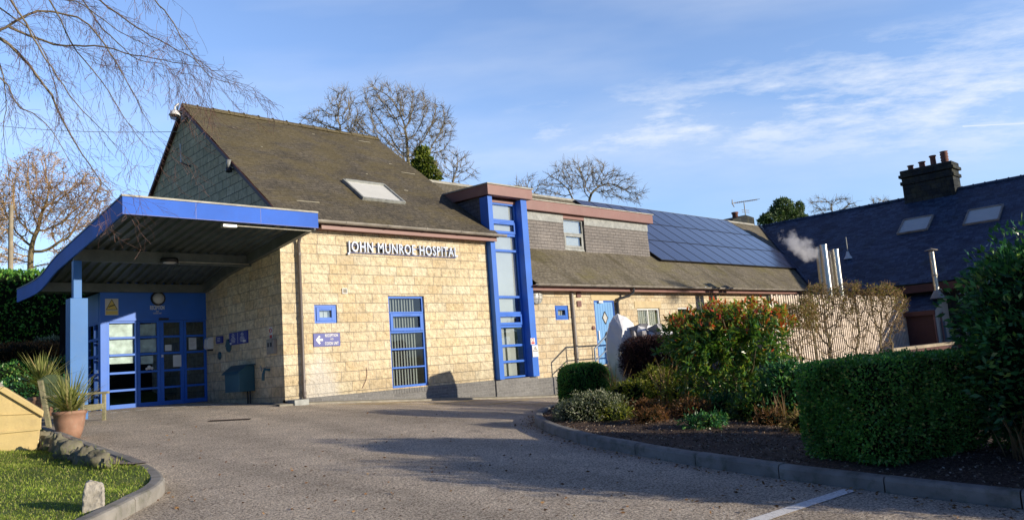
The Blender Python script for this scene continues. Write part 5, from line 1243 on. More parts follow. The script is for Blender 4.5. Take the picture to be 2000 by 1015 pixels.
# ---- space colonisation for the bare trees
def colonize(roots, att, seg, kill, infl, it=120, jit=.12, rng=RNG, trop=(0, 0, .06)):
    nodes = [np.array(r[0], float) for r in roots]; par = [r[1] for r in roots]; att = np.array(att)
    NP = np.array(nodes); best = np.full(len(att), 1e9); bi = np.zeros(len(att), int); start = 0
    trop = np.array(trop)
    for _ in range(it):
        new = NP[start:]
        if len(new) == 0 or len(att) == 0: break
        for a0 in range(0, len(new), 400):
            d = np.linalg.norm(att[:, None, :]-new[None, a0:a0+400, :], axis=2); j = d.argmin(1); dm = d[np.arange(len(att)), j]
            k = dm < best; best[k] = dm[k]; bi[k] = j[k]+start+a0
        alive = best > kill; att = att[alive]; best = best[alive]; bi = bi[alive]
        k = best < infl
        if not k.any(): break
        acc = {}
        vec = att[k]-NP[bi[k]]; vec /= np.linalg.norm(vec, axis=1)[:, None]+1e-9
        for i, v in zip(bi[k], vec): acc[i] = acc.get(i, 0)+v
        start = len(NP); add = []
        for i, v in acc.items():
            v = v/(np.linalg.norm(v)+1e-9)+rng.normal(0, jit, 3)+trop; v /= np.linalg.norm(v)
            add.append(NP[i]+v*seg); par.append(i)
        NP = np.vstack([NP, np.array(add)])
        if len(NP) > 9000: break
    return NP, par
def radii(NP, par, r0, e=2.4, rt=None):
    n = len(NP); A = np.zeros(n); ch = np.zeros(n, int)
    for i in range(n-1, -1, -1):
        if A[i] == 0: A[i] = r0**e
        if par[i] >= 0: A[par[i]] += A[i]
    r = A**(1/e)
    if rt: r = np.minimum(r, rt)
    return r
def tubes_np(A, B_, ra, rb, sides=4):
    """separate frusta for every edge, as quads"""
    d = B_-A; L_ = np.linalg.norm(d, axis=1)[:, None]+1e-9; d = d/L_; ref = np.where(np.abs(d[:, 2:3]) < .9, np.array([[0, 0, 1.]]), np.array([[1., 0, 0]]))
    u = np.cross(d, ref); u /= np.linalg.norm(u, axis=1)[:, None]; v = np.cross(d, u)
    out = np.empty((len(A), sides, 4, 3)); B2 = B_+d*np.minimum(rb[:, None]*.4, L_*.1)
    for k in range(sides):
        t0, t1 = 2*math.pi*k/sides, 2*math.pi*(k+1)/sides
        o0 = u*math.cos(t0)+v*math.sin(t0); o1 = u*math.cos(t1)+v*math.sin(t1)
        out[:, k, 0] = A+o0*ra[:, None]; out[:, k, 1] = A+o1*ra[:, None]; out[:, k, 2] = B2+o1*rb[:, None]; out[:, k, 3] = B2+o0*rb[:, None]
    return out.reshape(-1, 3)
def tree(name, base, env, d, label, seg, kill, infl, natt, r0, cat='tree', mt='bark', mw='twig', group=None, trunk_top=None, thick=4., tw=2, twl=.5, twr=None, rt=.5, droop=0., seed=1, trop=(0, 0, .06), leaf=None):
    """env = list of (px,py,rx,ry) ellipses at depth d in which the crown spreads"""
    rng = np.random.default_rng(seed); k = d/FOC; att = []; area = sum(e[2]*e[3] for e in env)
    for (px_, py_, rx_, ry_) in env:
        m_ = int(natt*rx_*ry_/area); u = rng.normal(0, 1, (m_, 3)); u /= np.linalg.norm(u, axis=1)[:, None]; u *= (rng.random(m_)**(1/2.6))[:, None]
        c_ = D(px_, py_, d); att.append(c_+np.outer(u[:, 0]*rx_*k, RM[:, 0])+np.outer(u[:, 1]*ry_*k, RM[:, 1])+np.outer(u[:, 2]*(rx_+ry_)/2*k, RM[:, 2]))
    att = np.vstack(att); base = np.array(base, float); top = np.array(trunk_top, float); n = max(2, int(np.linalg.norm(top-base)/seg)); roots = []
    for i in range(n+1): roots.append((base+(top-base)*i/n+rng.normal(0, seg*.06, 3)*(0 < i < n), i-1))
    NP, par = colonize(roots, att, seg, kill, infl, rng=rng, trop=trop); r = radii(NP, par, r0, rt=rt); par = np.array(par)
    i = np.arange(1, len(NP)); A, B_ = NP[par[i]], NP[i]; ra = np.minimum(r[par[i]], r[i]*1.25); rb = r[i]
    big = rb > r0*thick; t = thing(name, tuple(base), label, cat, group)
    np_quads('trunk', tubes_np(A[big], B_[big], ra[big], rb[big], 7), M[mt], t)
    V = [tubes_np(A[~big], B_[~big], ra[~big], rb[~big], 3)]
    # fine twigs
    thin = np.where(r < r0*3.2)[0]; reps = np.repeat(thin, tw); dirs = NP[reps]-NP[np.maximum(par[reps], 0)]; dirs /= np.linalg.norm(dirs, axis=1)[:, None]+1e-9
    dirs = dirs+rng.normal(0, .6, dirs.shape); dirs[:, 2] -= droop; dirs /= np.linalg.norm(dirs, axis=1)[:, None]
    ln = twl*rng.uniform(.4, 1.2, len(reps))[:, None]; q = NP[reps]; m1 = q+dirs*ln*.5; d2_ = dirs+rng.normal(0, .3, dirs.shape); d2_[:, 2] -= droop*.7; m2 = m1+d2_*ln*.5; rr = np.full(len(reps), twr or r0*.7)
    V += [tubes_np(q, m1, rr, rr*.8, 3), tubes_np(m1, m2, rr*.8, rr*.5, 3)]
    np_quads('crown', np.vstack(V), M[mw], t)
    if leaf:
        mat_, nl, ll, lw = leaf; idx = rng.choice(thin, nl); P = NP[idx]+rng.normal(0, seg*.5, (nl, 3)); g = rng.normal(0, 1, (nl, 3)); np_quads('foliage', leaf_quads(P, g, ll, lw, .3, rng), M[mat_], t)
    return t, NP

def base_of(px_, d, dz=-.3):
    p = D(px_, 600, d); return np.array([p[0], p[1], Z(p[0], p[1])+dz])
# sycamores behind the gabled block
b = base_of(800, 52); tree('bare_sycamore', b, [(742, 200, 40, 44), (800, 212, 48, 42), (853, 245, 36, 42), (712, 262, 40, 38), (790, 290, 64, 45), (860, 280, 28, 30)], 52, 'large bare sycamore with a wide domed crown behind the mossy roof', .36, .52, 5, 4600, .019, trunk_top=D(800, 350, 52), group='bare trees behind the roofs', tw=9, twl=.65, twr=.011, seed=11, rt=.26)
b = base_of(672, 55); tree('bare_sycamore', b, [(668, 210, 30, 42), (628, 236, 42, 26), (690, 235, 24, 34)], 55, 'slim bare tree just left of the large sycamore behind the roof ridge', .34, .5, 6, 1900, .019, trunk_top=D(672, 300, 55), group='bare trees behind the roofs', tw=7, twl=.7, twr=.011, seed=12, rt=.16)
b = base_of(895, 48); tree('bare_sycamore', b, [(885, 320, 40, 32), (915, 340, 22, 20)], 48, 'small bare tree right of the ivy covered trunk', .35, .55, 4, 900, .018, trunk_top=D(880, 400, 48), group='bare trees behind the roofs', tw=6, twl=.55, twr=.011, seed=13, rt=.12)
b = base_of(1150, 50); tree('bare_sycamore', b, [(1115, 345, 44, 34), (1160, 348, 48, 34), (1200, 362, 44, 28), (1235, 380, 30, 18), (1080, 368, 30, 20)], 50, 'broad bare tree rising behind the wing ridge and the solar panels', .32, .46, 5, 3400, .016, trunk_top=D(1145, 415, 50), group='bare trees behind the roofs', tw=7, twl=.55, twr=.010, seed=14, rt=.2)
b = base_of(1030, 55); tree('bare_sycamore', b, [(1035, 365, 42, 24), (1010, 375, 20, 12)], 55, 'low bare tree just right of the tower roof', .38, .6, 4, 600, .018, trunk_top=D(1035, 405, 55), group='bare trees behind the roofs', tw=7, twl=.5, twr=.011, seed=15, rt=.12)
b = base_of(1625, 75); tree('bare_sycamore', b, [(1605, 400, 30, 22), (1645, 402, 36, 22)], 75, 'rounded bare tree right of the dark pine behind the slate roof', .5, .8, 5, 900, .025, trunk_top=D(1630, 450, 75), group='bare trees behind the roofs', tw=9, twl=.7, twr=.014, seed=16, rt=.2)
b = base_of(1720, 80); tree('bare_sycamore', b, [(1722, 395, 28, 13)], 80, 'small distant bare tree just left of the tall chimney', .5, .8, 5, 450, .025, trunk_top=D(1722, 420, 80), group='bare trees behind the roofs', tw=9, twl=.6, twr=.014, seed=17, rt=.16)
# larch-like tree at the left with russet twig haze
b = D(52, 565, 42); b[2] = Z(b[0], b[1])-.3
tree('bare_larch', b, [(60, 370, 45, 75), (125, 410, 60, 65), (175, 385, 38, 60), (15, 430, 45, 55), (85, 325, 45, 38), (150, 490, 55, 30), (10, 500, 50, 22)], 42, 'big mossy trunked tree with russet twigs behind the left hedge', .30, .42, 5, 6000, .017, mt='bark_tan', mw='twig_red', trunk_top=D(62, 480, 42), tw=5, twl=.55, twr=.011, seed=21, rt=.42, droop=.35, thick=3.2, leaf=('L_russet', 9000, .10, .03))
t, _ = tree('bare_larch', D(-60, 560, 44)*1., [(-30, 420, 50, 70), (-10, 380, 35, 40)], 44, 'second russet twigged tree cut off by the left edge of the photo', .34, .5, 5, 2200, .02, mt='bark_tan', mw='twig_red', trunk_top=D(-50, 480, 44), tw=4, twl=.6, twr=.011, seed=22, rt=.3, droop=.35, thick=3.2, leaf=('L_russet', 4000, .10, .03))
# ivy covered evergreen beside the sycamore and the pine
def clumps(name, d, cl, n, ll, lw, mat, label, cat='tree', seed=3, trunk=None):
    rng = np.random.default_rng(seed); k = d/FOC; V = []; tot = sum(c[2]*c[3] for c in cl)
    for px_, py_, rx_, ry_ in cl:
        m_ = int(n*rx_*ry_/tot); u = rng.normal(0, 1, (m_, 3)); u /= np.linalg.norm(u, axis=1)[:, None]; r = .55+.45*rng.random(m_)**.5; w_ = wob(u, px_, .18)
        P = D(px_, py_, d)+np.outer(u[:, 0]*r*w_*rx_*k, RM[:, 0])+np.outer(u[:, 1]*r*w_*rx_*k, RM[:, 2])+np.outer(u[:, 2]*r*w_*ry_*k, RM[:, 1])
        V.append(leaf_quads(P, u, ll, lw, .8, rng, up=.1))
    b_ = base_of(trunk or cl[0][0], d); t = thing(name, tuple(b_), label, cat); np_quads('foliage', np.vstack(V), M[mat], t)
    top = D(cl[0][0], cl[0][1], d); mb = MB(); mb.tube([b_, (b_+top)/2, top], [.3, .22, .1], 8); mb.build('trunk', M['bark'], t); return t
clumps('ivy_clad_tree', 49, [(825, 305, 13, 18), (835, 325, 16, 18), (843, 345, 18, 16), (825, 335, 14, 16), (815, 322, 10, 14)], 5200, .22, .12, 'L_ever', 'dense yellow green ivy clad trunk beside the bare sycamore')
clumps('pine_tree', 72, [(1525, 420, 16, 12), (1530, 400, 18, 12), (1507, 425, 20, 9), (1543, 415, 16, 10), (1562, 405, 8, 10), (1518, 412, 14, 10), (1555, 425, 16, 10), (1495, 432, 14, 6), (1566, 430, 12, 12)], 9000, .30, .10, 'L_pine', 'dark green pine above the junction of the two roofs', seed=5)

# utility pole
p = D(17, 470, 38); zt = D(24, 398, 38)[2]; mb = MB(); q = D(21, 475, 38); mb.tube([(q[0], q[1], Z(q[0], q[1])-.3), (q[0], q[1], zt)], [.13, .10], 10)
mb.build('utility_pole', M['pole'], label='plain grey timber pole standing behind the left hedge', category='pole')

# left hedge bank
hy = 33.5
bush('clipped_hedge', (5.2, 35.5, 2.75), (5.2, 1.3, 2.15), 26000, .16, .09, 'L_hedge', 'tall clipped dark hedge on the bank behind the canopy post', 'hedge', p=5, amp=.03, depth=.08, jit=.5, seed=4, cs=.94, yaw=-.1)
# garden strip shrubs at the left, behind the bench
for (px_, py_, d, r3, mt, lab, sd) in ((30, 712, 24, (1.3, .9, .45), 'L_russet', 'low brown heather mound at the far left edge', 1), (75, 708, 25, (1.2, .8, .4), 'L_russet', 'low brown heather mound behind the spiky palm', 2), (115, 690, 26, (.8, .8, .45), 'L_grey', 'pale dry shrub left of the canopy post', 3),
      (20, 745, 19, (1.2, .8, .6), 'L_box', 'dark shrub mound behind the wooden bench', 4), (100, 748, 20, (1., .8, .6), 'L_box', 'dark shrub mound between the palm and the canopy post', 5), (60, 775, 17, (.9, .6, .45), 'L_laurel', 'very dark low shrub under the spiky palm leaves', 6)):
    p = D(px_, py_, d); bush('garden_shrub', (p[0], p[1], Z(p[0], p[1])+.1+r3[2]*.6), r3, 5200, .08, .04, mt, lab, p=2.2, amp=.15, seed=sd, group='shrubs in the left garden')

# ---- right-hand bed
def bedp(px_, d, up): p = D(px_, 600, d); z = bed_h(p[0], p[1]) if in_poly(p[0], p[1], bed_poly) else Z(p[0], p[1]); return np.array([p[0], p[1], z+up])
def width_m(px_, d): return px_*d/FOC
# big box hedge, lined up with the kerb
dB = 8.0; cB = D(1756, 800, dB); kz = bed_h(cB[0], cB[1]); zt = D(1740, 694, dB)[2]; hB = (zt-kz)/2
yawB = math.atan2(2.37-4.0, 7.74-8.35)
e1_, e2_ = G(1598, 878, .15), G(1895, 926, .15); al_ = nrm(e2_-e1_); nr_ = np.array([-al_[1], al_[0], 0]); cB = D(1744, 800, 7.35); al_ = nrm(nrm(np.array([RM[0, 0], RM[1, 0], 0]))*-.85+al_*.35*np.array([1, 1, 0])*-1*-1); al_[2] = 0; hl_ = np.linalg.norm((e2_-e1_)[:2])/2; yawB = math.atan2(al_[1], al_[0]); kz = bed_h(cB[0], cB[1]); dB = float(-(RM[:, 2]@np.array([cB[0], cB[1], -.4]))); zt = D(1740, 699, dB)[2]; hB = (zt-kz)/2; print('HEDGE', cB, hl_, zt, kz)
bush('box_hedge', (cB[0], cB[1], kz+hB), (.80, .46, hB+.02), 46000, .034, .02, 'L_box', 'big clipped dark green box hedge in the right of the bed', 'hedge', p=9, yaw=yawB, amp=.035, depth=.08, jit=.7, seed=2, cs=.93)
# small round-cornered box hedge by the wing
p = bedp(1128, 17.2, 0); bush('box_hedge', (p[0], p[1], -1.05+.40), (.64, .55, .47), 16000, .045, .028, 'L_box', 'small rounded box hedge in front of the wing wall', 'hedge', p=3.5, yaw=.7, amp=.04, depth=.08, jit=.7, seed=3, cs=.92)
# laurel at the right edge (continues out of frame along the kerb)
rngL = np.random.default_rng(5)
def laurel(c, R3, n, label, seed):
    P, g = shell(n, c, R3, 2.4, .3, .13, .22, seed, rng=rngL); P2, g2 = shell(n//4, c, [r*1.05 for r in R3], 2.4, .3, .22, .1, seed+2, rng=rngL)
    V = leaf_quads(np.vstack([P, P2]), np.vstack([g, g2]), .085, .036, .55, rngL, up=.15)
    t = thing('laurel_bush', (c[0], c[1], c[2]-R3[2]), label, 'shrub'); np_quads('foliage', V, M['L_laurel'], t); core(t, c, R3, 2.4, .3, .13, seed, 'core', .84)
cL = D(2075, 660, 7.1); laurel((cL[0]+.05, cL[1]-.05, -.33), (.70, .85, 1.10), 12000, 'tall dark laurel bush filling the right edge', 1.)
laurel((8.15, -.6, -.45), (.95, 1.3, 1.2), 6000, 'second laurel bush farther along the kerb, right of the photo', 2.)
# photinia
pp = bedp(1405, 12.4, 0); t = thing('red_tipped_shrub', tuple(pp), 'leggy glossy shrub with red tipped leaves in the middle of the bed', 'shrub')
rngP = np.random.default_rng(9); mb = MB(); tips = []
for k in range(17):
    tx, ty = rngP.uniform(1300, 1530), rngP.uniform(615, 740); e = D(tx, ty, 12.3+rngP.uniform(-.7, .7)); b0 = pp+np.array([rngP.normal(0, .16), rngP.normal(0, .16), -.02])
    m1 = b0+(e-b0)*.35+np.array([rngP.normal(0, .06), rngP.normal(0, .06), .12]); m2 = b0+(e-b0)*.7+rngP.normal(0, .05, 3); mb.tube([b0, m1, m2, e], [.028, .02, .013, .006], 6); tips += [m2, e, (m2+e)/2]
mb.build('stems', M['bark_tan'], t)
def px_cloud(cl, d, n, dd, rng, hollow=0.):
    out = []; dirs = []; tot = sum(c[2]*c[3] for c in cl); k = d/FOC
    for px_, py_, rx_, ry_ in cl:
        m_ = int(n*rx_*ry_/tot); u = rng.normal(0, 1, (m_, 3)); u /= np.linalg.norm(u, axis=1)[:, None]; r = hollow+(1-hollow)*rng.random(m_)**.45; u2 = u*r[:, None]
        out.append(D(px_, py_, d)+np.outer(u2[:, 0]*rx_*k, RM[:, 0])+np.outer(u2[:, 1]*dd, RM[:, 2])+np.outer(u2[:, 2]*ry_*k, RM[:, 1])); dirs.append(np.stack([u@RM[:, 0]*0+u[:, 0]*RM[0, 0]*1., u[:, 1], u[:, 2]], 1))
    return np.vstack(out), np.vstack(dirs)
cl = [(1350, 662, 62, 40), (1415, 640, 75, 40), (1480, 642, 60, 44), (1330, 690, 50, 40), (1400, 690, 80, 50), (1480, 700, 60, 50), (1440, 760, 70, 40), (1365, 745, 40, 35), (1500, 770, 50, 35)]
P, g = px_cloud(cl, 12.2, 9800, .75, rngP); 
# gather the leaves into whorls
cen = P[rngP.choice(len(P), 720)]; idx = rngP.integers(0, 720, 10500); Pw = cen[idx]+rngP.normal(0, .03, (10500, 3)); gw = rngP.normal(0, 1, (10500, 3)); gw[:, 2] += .35
V = leaf_quads(np.vstack([Pw, P[:1700]]), np.vstack([gw, g[:1700]]), .105, .038, .3, rngP); np_quads('foliage', V, M['L_photinia'], t)
cl = [(1345, 628, 48, 16), (1405, 606, 60, 16), (1475, 602, 48, 16), (1518, 625, 26, 24), (1400, 632, 100, 26)]
P, g = px_cloud(cl, 12.2, 900, .65, rngP); cen = P[rngP.choice(len(P), 230)]; idx = rngP.integers(0, 230, 3300); Pw = cen[idx]+rngP.normal(0, .025, (3300, 3)); gw = rngP.normal(0, 1, (3300, 3)); gw[:, 2] += .6
np_quads('red_tips', leaf_quads(Pw, gw, .105, .036, .3, rngP), M['L_photinia_top'], t)
# winter shrub: bare branching with a clipped leafy top
bw = bedp(1655, 12, 0)
rngW = np.random.default_rng(4)
def winter(px0, px1, ytop, ybot, d, bases, natt, label, seed, nleaf=3500):
    rng = np.random.default_rng(seed); att = []
    for i in range(natt):
        u_ = rng.uniform(-1, 1); v_ = rng.random()**1.5*(1 if rng.random() < .2 else .62); lim = 1-.42*max(0, v_-.35)/.65-.10*(1-min(1, v_*6)); px_ = (px0+px1)/2+(px1-px0)/2*u_*lim*(1+.06*math.sin(v_*17+seed)); py_ = ytop+(ybot-ytop)*v_+8*abs(u_)**3+5*math.sin(px_*.09+seed)+3*math.sin(px_*.31)
        att.append(D(px_, py_, d+rng.uniform(-.35, .35)))
    roots = []; 
    for bx in bases:
        b0 = bedp(bx, d+rng.uniform(-.15, .15), -.03); n0 = len(roots); roots.append((b0, -1))
        for k in range(1, 4): roots.append((b0+np.array([rng.normal(0, .03), rng.normal(0, .03), .12*k]), n0+k-1))
    NP, par = colonize(roots, np.array(att), .06, .085, 1.3, it=80, rng=rng, jit=.22); par = np.array(par); r = radii(NP, par, .0036, 2.3, .034); i = np.where(par >= 0)[0]
    t = thing('winter_shrub', tuple(roots[0][0]), label, 'shrub')
    np_quads('branches', tubes_np(NP[par[i]], NP[i], np.minimum(r[par[i]], r[i]*1.2), r[i], 4), M['bark_tan'], t)
    thin = np.where(r < .006)[0]; reps = np.repeat(thin, 3); dv = rng.normal(0, 1, (len(reps), 3)); dv /= np.linalg.norm(dv, axis=1)[:, None]; q = NP[reps]; e = q+dv*rng.uniform(.04, .13, len(reps))[:, None]; rr = np.full(len(reps), .0026)
    np_quads('twigs', tubes_np(q, e, rr, rr*.7, 3), M['twig_red'], t)
    top = [j for j in thin if NP[j][2] > D((px0+px1)/2, ytop+(ybot-ytop)*.42, d)[2]]
    idx = rng.choice(top if top else thin, nleaf); np_quads('foliage', leaf_quads(NP[idx]+rng.normal(0, .03, (nleaf, 3)), rng.normal(0, 1, (nleaf, 3)), .04, .02, .4, rng), M['L_winter'], t)
    return t
winter(1560, 1772, 557, 695, 14., (1600, 1655, 1700, 1720), 2500, 'bare branched clipped shrub with a russet leafy top before the slat fence', 31, 3600)
winter(1520, 1600, 590, 720, 13.2, (1560, 1585), 800, 'tangled bare shrub between the red tipped shrub and the slat fence', 32, 2600)
# purple berberis hedge
p = D(1250, 700, 13.4); q = bedp(1268, 16., 0); top = D(1268, 660, 16.)[2]; hh = (top-q[2])/2
bush('berberis_hedge', (q[0], q[1], q[2]+hh+.25), (.66, .5, hh-.22), 16000, .06, .010, 'L_berb', 'dark purple clipped berberis in front of the white bags', 'hedge', p=4, yaw=-.75, amp=.05, depth=.2, jit=.8, seed=6, corem='core_berb', cs=.86)
# grey-green low shrub at the kerb nose and companions
q = bedp(1140, 11.4, 0); bush('grey_leaved_shrub', (q[0], q[1], q[2]+.14), (.50, .42, .26), 6500, .045, .016, 'L_grey', 'low frosty grey green shrub at the nose of the kerb', p=2.1, amp=.2, depth=.35, jit=.9, seed=7, yaw=-.7, cs=.75)
q = bedp(1268, 15.2, 0); bush('yellow_green_shrub', (q[0], q[1], q[2]+.38), (.5, .35, .36), 3200, .06, .028, 'L_yellow', 'small sunlit yellow green shrub below the purple berberis', p=2.1, amp=.2, depth=.4, jit=.9, seed=8, cs=.7)
q = bedp(1215, 14.2, 0); bush('yellow_green_shrub', (q[0], q[1], q[2]+.22), (.4, .35, .26), 2000, .06, .028, 'L_yellow', 'low yellow green shrub beside the dried stalks', p=2.1, amp=.2, depth=.4, jit=.9, seed=9, cs=.7)
q = bedp(1245, 11.8, 0); bush('russet_heather', (q[0], q[1], q[2]+.08), (.42, .25, .15), 3200, .05, .01, 'L_russet', 'low russet heather between the grey shrub and the red tipped shrub', p=2.1, amp=.2, depth=.5, jit=1., seed=10, yaw=-.8, cs=.6)
q = bedp(1335, 13.6, 0); bush('yellow_green_shrub', (q[0], q[1], q[2]+.3), (.55, .35, .38), 3600, .07, .025, 'L_yellow', 'loose yellow green shrub behind the stems of the red tipped shrub', p=2.1, amp=.25, depth=.5, jit=1., seed=12, cs=.6)
q = bedp(1525, 11., 0); bush('dark_leaved_shrub', (q[0], q[1], q[2]+.35), (.55, .45, .46), 4500, .09, .03, 'L_laurel', 'dark low shrub between the red tipped shrub and the big box hedge', p=2.1, amp=.2, depth=.5, jit=.9, seed=13, cs=.7)
q = bedp(1420, 14.2, 0); bush('dark_leaved_shrub', (q[0], q[1], q[2]+.3), (.8, .4, .36), 4200, .07, .03, 'L_box', 'dark green shrub mass behind the stems of the red tipped shrub', p=2.3, amp=.2, depth=.4, jit=.9, seed=14, cs=.8, yaw=-.75)
for px_, d_, r3, nl_, ll_, lw_, mt_, lb_, sd_ in (
    (1330, 11.2, (.34, .26, .16), 1500, .07, .014, 'L_russet', 'low rusty tuft in front of the red tipped shrub stems', 41),
    (1390, 11.6, (.42, .26, .22), 1700, .08, .03, 'L_laurel', 'dark trailing shrub at the foot of the red tipped shrub', 42),
    (1450, 11.0, (.40, .30, .24), 1700, .08, .028, 'L_photinia', 'low glossy seedling shrub right of the red tipped shrub stems', 43),
    (1480, 10.2, (.30, .22, .14), 1000, .06, .012, 'L_russet', 'thin brown tuft between the shrubs and the big box hedge', 44),
    (1250, 10.6, (.34, .20, .12), 1300, .06, .012, 'L_russet', 'rusty ground cover nearest the kerb, left of centre of the bed', 47),
    (1545, 9.2, (.34, .24, .16), 1300, .07, .014, 'L_winter', 'tan dry tuft against the left end of the big box hedge', 48),
    (1350, 9.8, (.36, .2, .10), 1100, .06, .02, 'L_laurel', 'thin dark ground cover in the middle of the bare mulch', 49),
    (1095, 11.8, (.26, .24, .16), 1300, .05, .016, 'L_grey', 'small frosty shrub tight against the kerb nose', 45),
    (1180, 11.2, (.34, .22, .14), 1200, .06, .012, 'L_yellow', 'pale green low tuft right of the frosty grey shrub', 46)):
    q = bedp(px_, d_, 0); bush('low_shrub', (q[0], q[1], q[2]+r3[2]*.6), r3, nl_, ll_, lw_, mt_, lb_, p=2.1, amp=.25, depth=.6, jit=1., seed=sd_, cs=.6)
# dried stalk clumps
def stalks(px_, d, n, ln, label, seed, mat='L_dead', wd=.02):
    rng = np.random.default_rng(seed); q = bedp(px_, d, 0); t = thing('dried_stalks', tuple(q), label, 'dead plant', 'dried plant clumps in the bed')
    dirs = rng.normal(0, .28, (n, 3)); dirs[:, 2] = 1; blades(q+rng.normal(0, .06, (n, 3))*[1, 1, 0], dirs, ln, wd, mat, t, 'stalks', droop=.75, rng=rng); return t
stalks(1190, 14.6, 26, .95, 'dried straw coloured stalks beside the white bag, leftmost clump', 1)
stalks(1285, 13.8, 34, 1.0, 'drooping brown dried leaves left of the red tipped shrub', 2, wd=.028)
stalks(1330, 12.4, 14, .7, 'thin orange brown stalks under the red tipped shrub', 3)
stalks(1500, 10.2, 16, .5, 'sparse pale dead blades beside the big box hedge', 4)
stalks(1955, 6.9, 18, .55, 'pale dead stalks under the laurel at the right edge', 5)
# white bulk bags
def blob(mb, c, R3, seed, amp=.12, p=2.6, n1=16, n2=22, taper=0.):
    V = []
    for i in range(n1+1):
        th = math.pi*i/n1
        for j in range(n2):
            ph = 2*math.pi*j/n2; V.append((math.sin(th)*math.cos(ph), math.sin(th)*math.sin(ph), math.cos(th)))
    d = np.array(V); r = sup(d, R3, p)*wob(d, seed, amp); q = d*r[:, None]
    if taper: q[:, :2] *= (1-taper*np.clip(q[:, 2:3]/R3[2]*.5+.5, 0, 1))
    q += .03*np.sin(q*17+seed); mb.add(q+np.array(c), [(i*n2+j, (i+1)*n2+j, (i+1)*n2+(j+1) % n2, i*n2+(j+1) % n2) for i in range(n1) for j in range(n2)], True)
q = D(1213, 660, 15.5); zt = D(1214, 617, 15.5)[2]
sil = [(1185, 655), (1191, 632), (1198, 618), (1206, 612), (1222, 619), (1235, 630), (1241, 648), (1237, 668), (1232, 700), (1226, 738), (1222, 775), (1194, 775), (1187, 740), (1190, 715), (1185, 690)]
import bmesh
mb = MB(); dbg = 17.6; fr_ = [D(x, y, dbg-.12) for x, y in sil]; md_ = [D(1208+(x-1208)*1.04, y, dbg+.12) for x, y in sil]; bk_ = [D(1209+(x-1209)*.8, 640+(y-640)*.95, dbg+.5) for x, y in sil]; n_s = len(sil)
cf = D(1211, 690, dbg-.34); cf2 = D(1216, 645, dbg-.36); vs = fr_+md_+bk_+[cf, cf2]; fs = []
for i in range(n_s):
    j = (i+1) % n_s; fs += [(i+n_s, j+n_s, j, i), (i+2*n_s, j+2*n_s, j+n_s, i+n_s), (j, i, 3*n_s+1) if 1 <= i < 8 else (j, i, 3*n_s)]
fs += [(1, 3*n_s, 3*n_s+1), (3*n_s, 8, 3*n_s+1), tuple(range(2*n_s, 3*n_s))]; fs = [tuple(reversed(f)) for f in fs]; mb.add(vs, fs)
mb.build('bulk_bag', M['bag'], label='tall white woven bag gathered to a peak beside the blue door', category='bag')
bgo = [o for o in bpy.data.objects if o.name.startswith('bulk_bag')][0]; sb = bgo.modifiers.new('s', 'SUBSURF'); sb.subdivision_type = 'SIMPLE'; sb.levels = 3; sb.render_levels = 3
txb = bpy.data.textures.new('bagfold', 'CLOUDS'); txb.noise_scale = .2; dmb = bgo.modifiers.new('d', 'DISPLACE'); dmb.texture = txb; dmb.strength = .03
q = D(1264, 652, 17.6); mb = MB(); blob(mb, (q[0], q[1], -.45), (.50, .42, .76), 5., .12, 3.2); mb.build('bulk_bag', M['bag'], label='open white woven bag heaped with rubble behind the purple berberis', category='bag')
rr_ = np.random.default_rng(2); t = thing('rubble_heap', tuple(D(1270, 655, 17.6)), 'jumble of grey rubble and white scraps on the open bag', 'rubble')
for nm, mt in (('grey_rubble', 'bag_grey'), ('white_scraps', 'bag')):
    mb = MB()
    for k in range(16):
        c = D(rr_.uniform(1238, 1310), rr_.uniform(640, 658), 17.4+rr_.uniform(-.3, .3)); sx3 = rr_.uniform(.05, .14, 3); mb.box(c[0]-sx3[0], c[0]+sx3[0], c[1]-sx3[1], c[1]+sx3[1], c[2]-sx3[2], c[2]+sx3[2]*.6, yaw=rr_.uniform(0, 3)); zz = [list(v) for v in mb.v[-8:]]; tl = rr_.normal(0, .05, (8, 3)); mb.v[-8:] = [tuple(np.array(v)+t_) for v, t_ in zip(zz, tl)]
    mb.build(nm, M[mt], t)

# ---- left foreground things
q = G(180, 992, .1); zl = lawn_h(q[0], q[1]); mb = MB()
pr = [(-.085, -.06, 0), (.10, -.07, 0), (.11, .07, 0), (-.08, .08, 0), (-.075, -.05, .17), (.095, -.06, .19), (.10, .06, .22), (-.07, .06, .2), (-.06, -.02, .29), (.02, -.03, .30), (.095, -.02, .255), (.08, .05, .26), (-.04, .05, .3)]
ca, sa = math.cos(-.3), math.sin(-.3)
V = [(q[0]+(x*ca-y*sa)*.85, q[1]+x*sa+y*ca, zl+z*.86-.02) for x, y, z in pr]
mb.add(V, [(0, 1, 5, 4), (1, 2, 6, 5), (2, 3, 7, 6), (3, 0, 4, 7), (4, 5, 10, 9, 8), (5, 6, 11, 10), (6, 7, 12, 11), (7, 4, 8, 12), (8, 9, 12), (9, 10, 11, 12)])
o = mb.build('upright_stone', M['rock'], label='rough pale stone standing upright on the lawn inside the kerb', category='stone', bevel=.012)
sb = o.modifiers.new('s', 'SUBSURF'); sb.subdivision_type = 'SIMPLE'; sb.levels = 4; sb.render_levels = 4
tx = bpy.data.textures.new('rockn', 'CLOUDS'); tx.noise_scale = .06; dm = o.modifiers.new('d', 'DISPLACE'); dm.texture = tx; dm.strength = .03; dm.mid_level = .5
